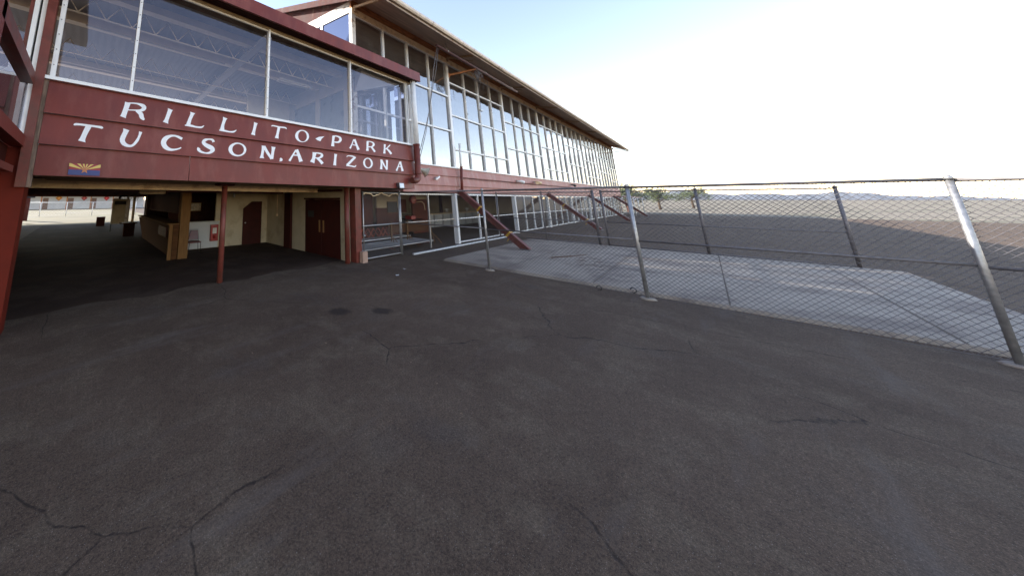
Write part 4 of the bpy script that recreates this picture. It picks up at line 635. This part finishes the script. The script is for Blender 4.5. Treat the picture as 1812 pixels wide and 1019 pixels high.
b = MB(); link(b, 0, -5.38, 7.5, .06, 2.36, cell=.08, r=.0038); 
b.v = [(v[0]+fx(v[1])+.012*math.sin(v[1]*1.9)*math.sin(v[2]*1.3), v[1]+.008*math.sin(v[1]*2.3+v[2]*2), v[2]+.01*math.sin(v[1]*3)) for v in b.v]
b.tube([(fx(y), y, .05+.008*math.sin(y*5)) for y in [7.5-.3*i for i in range(43)]], .004, 5); b.build('wire_mesh', GALV_DARK, nf)
for y, z in ((1.83, .05), (1.26, .13)):
    b = MB(); b.tube([(9.82, y+.045*math.cos(t), z+.05*math.sin(t)) for t in [i*.6 for i in range(10)]]+[(9.82, y-.01, z-.06)], .008, 6); b.build('hook', BLACK, nf)
gf = thing('chain_link_fence', (19, 3, 0), 'farther chain-link fence with double gate posts behind the concrete slab', 'fence')
for y, r in ((7.45, .035), (5.27, .03), (3.25, .05), (2.95, .04), (.2, .04), (-2.6, .04)):
    b = MB(); b.tube([(19.05, y, 0), (19.05, y, 2.5)], r, 12); b.tube([(19.05, y, 2.48), (19.05, y, 2.54)], [r*1.4, r*.5], 12); b.build('post', GALV_DARK, gf)
for z in (.07, 1.08, 2.45):
    b = MB(); b.tube([(19.05, 7.45, z), (19.05, 3.25, z)], .024, 8); b.tube([(19.05, 2.95, z), (19.05, -2.6, z)], .024, 8); b.build('rail', GALV_DARK, gf)
b = MB(); link(b, 19.05, 3.25, 7.45, .07, 2.45, cell=.09, r=.0022); link(b, 19.05, -2.6, 2.95, .07, 2.45, cell=.09, r=.0022); b.build('wire_mesh', GALV_DARK, gf)
cg = thing('chain_link_gate', (8.9, 7.5, 0), 'chain-link gate panel under the right end of the lettered wing', 'gate')
b = MB(); b.tube([(7.88, 7.5, .06), (7.88, 7.5, 2.36)], .024, 8); b.tube([(9.93, 7.5, .06), (9.93, 7.5, 2.36)], .024, 8)
for z in (.07, 2.34): b.tube([(7.88, 7.5, z), (9.93, 7.5, z)], .024, 8)
b.tube([(7.8, 7.47, 1.18), (9.98, 7.47, 1.18)], .024, 8); b.build('gate_frame', GALV, cg)
b = MB(); link(b, 7.52, 7.9, 9.91, .09, 2.33, cell=.085, r=.004, axis='x'); b.build('wire_mesh', GALV_DARK, cg)
b = MB(); b.tube([(7.9+.1*i, 7.47, 2.28+.05*math.sin(i*.8)+.02*math.sin(i*2.1)) for i in range(21)], .02, 6); b.build('bunched_plastic', CREAM_TRIM, cg)
b = MB(); b.tube([(7.8, 7.44, .86), (7.9, 7.44, .86)], .03, 8); b.build('latch', GALV, cg)

# ------------------------------------------------------------------ inside the open ground floor
bl = thing('bleacher_stand', (10, 8.2, 0), 'low aluminium bleacher benches behind the chain-link gate', 'bleachers')
for i in range(6):
    y = 7.78+.3*i; z = .3+.0*i+(.1 if i > 3 else 0)
    MB().box(7.95, 12.7, y, y+.24, z-.035, z+0).build('plank', ALU, bl)
for x in (8.2, 10.2, 12.3):
    n = MB(); n.bar((x, 7.85, .26), (x+.5, 8.5, .02), .04, .04); n.bar((x, 9.4, .34), (x+.4, 8.4, .02), .04, .04); n.box(x-.02, x+.02, 7.8, 9.5, .22, .262); n.build('support', RED_STEEL, bl)
STOOLR = mat('orange_red_stool_paint', (.42, .08, .035), .5)
labs = ['red cross legged folding stool at the left end behind the gate', 'red cross legged folding stool second from the left behind the gate', 'red cross legged folding stool third from the left behind the gate', 'red cross legged folding stool just left of the first fence post', 'red cross legged folding stool just right of the first fence post']
for i in range(5):
    x, y = 9.3+.72*i, 9.75
    t = thing('folding_stool', (x, y, 0), labs[i], 'stool', 'folding stools behind the bleachers')
    for yy in (y, y+.35):
        for s in (-1, 1): MB().bar((x-s*.2, yy, .3), (x+s*.2, yy+.02, .78), .035, .035).build('leg', STOOLR, t)
    MB().box(x-.22, x+.22, y-.03, y+.4, .78, .81).build('seat', WOOD, t)
for i, (x, lab) in enumerate(((9.55, 'brown stake barricade left end upright'), (11.3, 'brown wooden upright'))): pass
sh = thing('barricade', (13.9, 8.3, 0), 'brown wooden barricade on pale splayed legs inside the open ground floor', 'barricade')
MB().box(10.6, 13.9, 8.62, 8.66, .62, 1.0).build('board', WOOD, sh)
for x, nm in ((13.8, 'leg'), (11.9, 'leg'), (10.75, 'leg')):
    MB().box(x-.04, x+.04, 8.55, 8.61, .5, 1.14).build('upright', WOODL, sh)
    n = MB(); n.bar((x, 8.5, .5), (x-.3, 8.2, .0), .03, .03); n.bar((x, 8.5, .5), (x+.3, 8.2, .0), .03, .03); n.bar((x, 8.58, .55), (x, 8.6, .0), .04, .04); n.build('leg', WOODL, sh)
ct = thing('betting_counter', (20, 12.6, 0), 'long pale grey service counter inside the ground floor hall', 'counter')
b = MB(); 
for i in range(10): b.box(16.2+1.2*i+.02, 16.2+1.2*i+.95, 12.6, 12.66, .08, 1.0)
b.build('front_panel', GREYWHITE, ct); MB().box(16.2, 28.2, 12.66, 13.2, .05, .98).build('cabinet', mat('dim_grey_cabinet', (.22,.22,.22), .6), ct); MB().box(16.1, 28.3, 12.5, 13.3, 1.0, 1.05).build('top', CREAM_TRIM, ct)
for i, (x, lab) in enumerate(((22.9, 'pale mushroom headed tap on the service counter left of the white post'), (26.2, 'pale tap on the service counter right of the white post'))):
    t = thing('counter_tap', (x, 12.7, 1.05), lab, 'tap'); MB().tube([(x, 12.7, 1.05), (x, 12.7, 1.3)], .04, 10).build('stem', LETTER, t); MB().tube([(x, 12.7, 1.28), (x, 12.7, 1.34), (x, 12.7, 1.38)], [.16, .15, .06], 14).build('head', LETTER, t)
for (x0, z0, z1, x1, lab, mt) in ((14.0, 1.35, 1.95, 14.9, 'dark menu board on the cream wall inside the hall', BLACK), ):
    t = thing('notice_board', (x0, 11.36, z0), lab, 'board'); MB().box(x0, x1, 11.34, 11.38, z0, z1).build('board', mt, t); MB().box(x0-.03, x1+.03, 11.37, 11.395, z0-.03, z1+.03).build('frame', WOODL, t)
rg = thing('red_fan', (15.9, 10.8, 2.05), 'red hanging reel with a curling pale hose inside the open ground floor', 'hose reel')
MB().tube([(15.8, 10.8, 2.1), (15.8, 11.0, 2.1)], [.26, .22], 16).build('reel', REDP, rg)
MB().tube([(15.9, 10.7, 1.95), (16.3, 10.6, 1.98), (16.55, 10.6, 1.8), (16.6, 10.6, 1.45)], .02, 6).build('hose', CREAM_TRIM, rg)
MB().tube([(15.8, 10.9, 2.42), (15.8, 10.9, 2.1)], .02, 6).build('hanger', GALV, rg)
tb = thing('round_table', (14.6, 10.2, 0), 'dark table with a red cloth in front of the service counter', 'table')
MB().tube([(14.8, 10.3, .98), (14.8, 10.3, 1.02)], .6, 20).build('table_top', DARKWOOD, tb); MB().tube([(14.8, 10.3, 0), (14.8, 10.3, .98)], .05, 10).build('leg', BLACK, tb); MB().box(14.3, 14.7, 10.0, 10.4, 1.025, 1.2).build('folded_cloth', REDP, tb)

# ------------------------------------------------------------------ passage under the wing
co = thing('plywood_counter', (2.65, 12, 0), 'long slanting brown plywood counter in the dark passage', 'counter')
MB().hexa([(2.72,11.9,0),(3.05,11.9,0),(3.05,19.5,0),(2.78,19.5,0),(2.48,11.9,1.2),(3.05,11.9,1.2),(3.05,19.5,1.14),(2.5,19.5,1.14)]).build('front_panel', WOOD, co)
MB().box(2.44, 3.1, 11.86, 19.5, 1.205, 1.24).build('top', WOODL, co)
MB().box(2.5, 2.62, 11.82, 11.898, 0, 1.2).build('end_post', WOODL, co); MB().box(2.64, 2.82, 11.84, 11.898, 0, 1.2).build('end_panel', WOOD, co)
b = MB(); b.box(2.47, 2.5, 12.2, 13.6, .75, 1.08); b.build('panel_inset', MAROON_DARK, co)
mu = thing('framed_picture', (4.1, 15.9, 1.5), 'small pale framed picture seen through the bar opening', 'picture')
MB().box(4.25, 4.8, 15.93, 15.97, 1.5, 1.95).build('frame', WOODL, mu); MB().box(4.29, 4.76, 15.92, 15.928, 1.54, 1.91).build('print', mat('pale_print', (.55,.45,.3), .4, var=.4, scale=9), mu)
ex = thing('fire_extinguisher_cabinet', (4.72, 13.6, .6), 'bright red fire extinguisher cabinet on the pale wall below the bar opening', 'extinguisher cabinet')
MB().box(4.55, 4.88, 13.5, 13.64, .3, 1.0).build('cabinet', REDP, ex, .01)
b = MB(); b.face([(4.62,13.496,.62),(4.8,13.496,.62),(4.8,13.496,.86),(4.62,13.496,.86)]); b.build('window', mat('pale_label', (.6,.55,.5), .3), ex)
MB().tube([(4.71, 13.47, .4), (4.71, 13.47, .56)], .05, 10).build('extinguisher', REDP, ex)
ch = thing('stacking_chair', (3.7, 12.7, 0), 'dark red padded stacking chair standing beside the timber pillar', 'chair')
MB().box(3.38, 3.84, 12.45, 12.9, .42, .47).build('seat', mat('dark_red_vinyl', (.1,.015,.015), .4), ch, .015)
MB().hexa([(3.47,12.92,.5),(3.86,12.92,.5),(3.86,12.96,.5),(3.47,12.96,.5),(3.55,12.98,.86),(3.84,12.98,.86),(3.84,13.02,.86),(3.55,13.02,.86)]).build('backrest', bpy.data.materials['dark_red_vinyl'], ch, .01)
for x, y in ((3.4, 12.47), (3.82, 12.47), (3.42, 12.9), (3.84, 12.9)): MB().tube([(x, y, .43), (x+(.03 if x > 3.6 else -.03), y, 0)], .012, 8).build('leg', BLACK, ch)
b = MB(); b.tube([(3.42, 12.92, .45), (3.52, 13.0, .86), (3.56, 13.01, .9), (3.82, 13.01, .9), (3.86, 13.0, .86), (3.87, 12.92, .45)], .012, 8); b.build('back_frame', GALV, ch)
bx = thing('waste_box', (1.2, 30, 0), 'dark maroon box bin standing at the edge of the sunlight', 'bin')
MB().box(.92, 1.48, 30, 30.5, 0, .66).build('body', MAROON_DARK, bx, .01); MB().box(.9, 1.5, 29.98, 30.52, .66, .71).build('lid', MAROON, bx, .01)
ki = thing('ticket_booth', (2.2, 24.2, 0), 'cream free standing panel with dark hanging fittings in the passage', 'booth')
MB().box(1.5, 2.5, 24.2, 24.3, .5, 2.14).build('panel', CREAM, ki); MB().box(1.5, 1.56, 24.22, 24.28, 0, .5).build('leg', BLACK, ki); MB().box(2.44, 2.5, 24.22, 24.28, 0, .5).build('leg', BLACK, ki); MB().box(1.6, 2.35, 24.15, 24.198, 1.75, 1.98).build('sign_plate', BLACK, ki)
for (x, y, z0, m_, lab) in ((2.32, 24.0, 0, WHITE_PEEL, 'chipped white post right of the cream booth panel in the passage'), (2.62, 23.2, 0, CREAM_TRIM, 'cream post between the white post and the plywood counter')):
    t = thing('passage_post', (x, y, 0), lab, 'post'); MB().box(x-.07, x+.07, y-.07, y+.07, .1, 2.36).build('shaft', m_, t); MB().box(x-.1, x+.1, y-.1, y+.1, 0, .1).build('base', MAROON_DARK, t)
hb = thing('hanging_clutter', (2.3, 22.5, 2.3), 'dark bracket and wiring hanging from the passage ceiling above the cream posts', 'fittings')
n = MB(); n.bar((1.7, 22.5, 2.3), (2.9, 22.6, 2.38), .06, .08); n.build('bracket', BLACK, hb)
for k in range(6): MB().tube([(1.8+.17*k, 22.5, 2.3), (1.84+.17*k, 22.45, 2.1-.05*(k % 3)), (1.9+.17*k, 22.5, 2.28)], .015, 5).build('wire', BLACK, hb)
dk = thing('desk', (2.1, 21, 0), 'low desk with papers beside the cream panel in the dark passage', 'desk')
MB().box(1.75, 2.6, 20.6, 21.3, .72, .76).build('desk_top', WOOD, dk); MB().box(1.95, 2.5, 20.75, 21.25, 0, .72).build('pedestal', DARKWOOD, dk); MB().box(1.85, 2.2, 20.7, 21.0, .762, .79).build('papers', LETTER, dk)
cl = thing('passage_lamp', (1.76, 11.8, 2.4), 'shallow cream ceiling box over the dark passage, left of the timber pillar', 'ceiling lamp'); MB().box(1.45, 2.25, 11.7, 11.95, 2.3, 2.4).build('housing', CREAM_TRIM, cl); MB().box(1.5, 2.2, 11.74, 11.91, 2.28, 2.3).build('diffuser', CREAM, cl)
# fluorescent fitting upstairs
lt = thing('ceiling_light', (6, 9.2, 6.5), 'unlit white twin tube light fitting hanging inside the lettered wing', 'ceiling light')
MB().box(5.25, 6.75, 9.0, 9.3, 6.5, 6.56).build('housing', TUBEW, lt)
for y in (9.05, 9.22): MB().tube([(5.28, y, 6.475), (6.72, y, 6.475)], .02, 8).build('lamp_tube', TUBEW, lt)
for x in (5.4, 6.6): MB().tube([(x, 9.15, 6.56), (x, 9.15, 7.03)], .006, 6).build('hanger', GALV, lt)
rp = thing('conduit_run', (1, 9.4, 6.7), 'thin white conduit pipe along a ceiling beam inside the lettered wing', 'pipe'); MB().tube([(-.5, 9.44, 6.68), (3.3, 9.44, 6.68)], .022, 8).build('pipe', CEIL, rp); MB().box(.55, .62, 9.36, 9.46, 6.55, 6.7).build('junction_box', CEIL, rp)

# ------------------------------------------------------------------ sunlit yard beyond the passage
st = thing('stable_block', (-2, 88, 0), 'long low white stable block across the sunlit yard, with brown doors and posts', 'building')
doors = [(-7.2, -6.3), (-3.1, -2.0), (1.15, 2.2), (5.4, 6.4), (-11.4, -10.4)]
MB().wall('y', 88, 88.3, -16, 12, 0, 3.3, sorted((a, c, 0.0, 2.4) for a, c in doors)).build('wall', mat('white_block_wall', (.62,.6,.57), .8, var=.08, scale=1), st)
for a, c in doors: MB().box(a, c, 88.08, 88.14, 0, 2.4).build('door', mat('brown_stable_door', (.22,.13,.09), .7) if 'brown_stable_door' not in bpy.data.materials else bpy.data.materials['brown_stable_door'], st)
for x in (-11.5, -7.25, -3.1, 1.1, 5.3, 9.5): MB().box(x-.12, x+.12, 85.6, 85.85, 0, 3.3).build('post', RUST, st)
MB().hexa([(-16.5,85,3.25),(12.5,85,3.25),(12.5,96,3.3),(-16.5,96,3.3),(-16.5,85,3.55),(12.5,85,3.55),(12.5,90,4.2),(-16.5,90,4.2)]).build('roof', mat('rusty_barn_roof', (.28,.09,.05), .7, var=.3), st)
for x, col, lab in ((-4.6, (.6,.22,.02), 'orange diamond sign, leftmost of the three on the white stable wall'), (-.15, (.4,.05,.04), 'middle one of the red diamond signs on the white stable wall'), (4.1, (.55,.03,.03), 'bright red diamond sign at the right of the white stable wall')):
    t = thing('diamond_sign', (x, 87.9, 2.4), lab, 'sign', 'diamond signs on the stable wall')
    m1 = mat('diamond_paint', col, .5); m2 = mat('diamond_centre', tuple(min(1, c*1.7+.05) for c in col), .5)
    for r, y, mm, nm in ((.62, 87.9, m1, 'panel'), (.22, 87.88, m2, 'emblem')):
        n = MB(); q = [(x-r, 2.4), (x, 2.4-r), (x+r, 2.4), (x, 2.4+r)]
        n.face([(a, y, c) for a, c in q]); 
        for i in range(4): p, s_ = q[i], q[(i+1) % 4]; n.face([(p[0],y,p[1]),(p[0],y+.015,p[1]),(s_[0],y+.015,s_[1]),(s_[0],y,s_[1])])
        n.build(nm, mm, t)
yf = thing('yard_fence', (0, 51, 0), 'white pipe rail fence across the sunlit yard', 'fence')
for x in (-6.5, -4.3, -1.75, .95, 3.35, 6): MB().tube([(x, 51, 0), (x, 51, 1.75)], .04, 8).build('post', WHITE, yf)
for z in (1.72,): MB().tube([(-6.5, 51, z), (6, 51, z)], .03, 8).build('rail', WHITE, yf)
b = MB(); link(b, 51, -6.5, 6, .1, 1.7, cell=.35, r=.004, axis='x'); b.build('wire_mesh', GALV, yf)
pp = thing('timber_post', (-4.55, 38.5, 0), 'reddish timber post standing in the sunlight at the passage mouth', 'post')
MB().box(-4.7, -4.35, 41.5, 41.8, 0, 3.6).build('shaft', CORR, pp); MB().box(-5.1, -4.0, 41.4, 41.48, 2.25, 2.5).build('cross_plate', BLACK, pp)
rs = thing('red_bin', (-4.7, 36.5, 0), 'small red box on a post at the far left of the sunlit yard', 'box')
MB().box(-4.75, -4.35, 37.3, 37.6, .75, 1.35).build('box', REDP, rs); MB().box(-4.6, -4.5, 37.4, 37.5, 0, 2.1).build('post', CREAM_TRIM, rs)

# ------------------------------------------------------------------ far end of the grandstand
aw = thing('awning', (63, 7.5, 2.4), 'faded red awning over the entrance at the far end of the grandstand', 'awning')
MB().hexa([(58.5,7.45,2.55),(58.5,7.45,2.6),(68,7.45,2.6),(68,7.45,2.55),(58.5,5.9,2.35),(58.5,5.9,2.4),(68,5.9,2.4),(68,5.9,2.35)]).build('canopy', REDP, aw)
for x in (58.6, 63, 67.9): MB().tube([(x, 5.95, 0), (x, 5.95, 2.36)], .05, 8).build('post', WHITE, aw)
bd = thing('sign_board', (62, 7.0, 0), 'small orange board standing beneath the red awning', 'sign board')
MB().box(63.5, 65.2, 7.2, 7.26, .3, 1.2).build('board', mat('orange_board', (.5,.13,.06), .6), bd); MB().box(64.1, 64.2, 7.26, 7.3, 0, 1.9).build('post', MAROON, bd)
def tree(name, x, y, h, r, seed, lab, lean=0):
    random.seed(seed)
    t = thing(name, (x, y, 0), lab, 'tree', 'trees beyond the far end of the grandstand')
    b = MB(); b.tube([(x, y, 0), (x+.1, y+.1, h*.3), (x-.05, y, h*.55), (x+lean, y, h*.8)], [.22, .16, .1, .04], 8)
    tips = []
    for i in range(9):
        a = random.uniform(0, 6.28); zz = h*random.uniform(.28, .55); e = Vector((x+r*.75*math.cos(a), y+r*.75*math.sin(a), zz+h*random.uniform(.12, .35)))
        b.tube([(x, y, zz), (Vector((x, y, zz))+e)/2+Vector((0, 0, .2)), e], [.08, .05, .02], 6); tips.append(e)
    b.build('trunk', BARK, t)
    c = MB()
    cl_ = tips+[Vector((x+random.uniform(-1, 1)*r*.6, y+random.uniform(-1, 1)*r*.6, h*random.uniform(.55, .98))) for _ in range(14)]
    for q in cl_:
        rr = r*random.uniform(.22, .42)
        for _ in range(110):
            d = Vector((random.gauss(0, 1), random.gauss(0, 1), random.gauss(0, .75))); d = d/max(d.length, .01)*rr*random.uniform(.2, 1)**.6
            p = q+d; u = Vector((random.gauss(0, 1), random.gauss(0, 1), random.gauss(0, 1))).normalized()*random.uniform(.06, .14); v = u.orthogonal().normalized()*random.uniform(.05, .1)
            c.face([p-u, p-v, p+u, p+v])
    c.build('crown', LEAF, t)
tree('desert_tree', 84, 9.0, 4.6, 2.6, 1, 'low olive green tree nearest behind the far red awning')
tree('desert_tree', 96, 6.0, 4.2, 2.6, 2, 'grey green tree at the right beyond the farthest steel brace')
tree('desert_tree', 110, 12.5, 6.0, 3.2, 3, 'taller tree peeping past the far corner of the grandstand')
tree('desert_tree', 120, 2.0, 5.0, 3.4, 4, 'broad tree beyond the right end of the farther chain-link fence')

# ------------------------------------------------------------------ small litter on the asphalt and slab
random.seed(5)
lit = [(7.2, 5.6, 'crumpled white paper scrap on the asphalt in front of the gate', LETTER), (8.0, 5.95, 'small white scrap on the asphalt nearer the gate post', LETTER)]
for x, y, lab, mm in lit:
    n = MB()
    for k in range(7):
        a = random.uniform(0, 6.28); p = Vector((x+random.uniform(-.03, .03), y+random.uniform(-.03, .03), .012)); u = Vector((math.cos(a), math.sin(a), random.uniform(-.2, .4)))*.03; v = Vector((-math.sin(a), math.cos(a), random.uniform(0, .3)))*.02
        n.face([p-u, p-v, p+u, p+v])
    tag(n.build('paper_scrap', mm), lab, 'litter')
n = MB()
def twig(x, y, ln, z=.085):
    a = random.uniform(0, 6.28); pts = [(x, y, z)]
    for k in range(4): a += random.uniform(-.6, .6); pts.append((pts[-1][0]+math.cos(a)*ln/4, pts[-1][1]+math.sin(a)*ln/4, z+random.uniform(0, .015)))
    n.tube(pts, [.004, .004, .003, .003, .002], 4)
for k in range(70):
    t = random.gauss(0, 1); twig(13.4+t*1.1+random.gauss(0, .2), 2.7+t*.15+random.gauss(0, .45), random.uniform(.08, .3))
tag(n.build('dry_twigs', mat('dry_brown_twigs', (.12,.06,.035), .9)), kind='stuff', label='scattered dry brown twigs and leaves on the concrete slab', cat='twigs')
br2 = MB(); br2.tube([(13.2, 3.6, .1), (13.9, 3.25, .11), (14.9, 2.95, .1)], [.014, .018, .008], 6); br2.tube([(13.9, 3.25, .11), (14.3, 3.3, .13)], [.008, .004], 5)
tag(br2.build('fallen_branch', bpy.data.materials['dry_brown_twigs']), 'longest dark fallen branch lying on the concrete slab', 'branch')
n = MB(); random.seed(9)
for k in range(260):
    x = random.uniform(10.05, 10.25) if k % 3 else random.uniform(2, 14); y = random.uniform(-3, 7.2) if k % 3 else random.uniform(1.5, 7); a = random.uniform(0, 6.28); s_ = random.uniform(.006, .02)
    p = Vector((x, y, .008)); n.face([p+Vector((math.cos(a)*s_, math.sin(a)*s_, 0)), p+Vector((-math.sin(a)*s_*.6, math.cos(a)*s_*.6, .006)), p-Vector((math.cos(a)*s_, math.sin(a)*s_, 0)), p+Vector((math.sin(a)*s_*.6, -math.cos(a)*s_*.6, .003))])
tag(n.build('leaf_litter', mat('dry_leaf_litter', (.2,.13,.08), .9, var=.4)), kind='stuff', label='fine dry leaf litter and grit gathered on the asphalt along the fence', cat='litter')
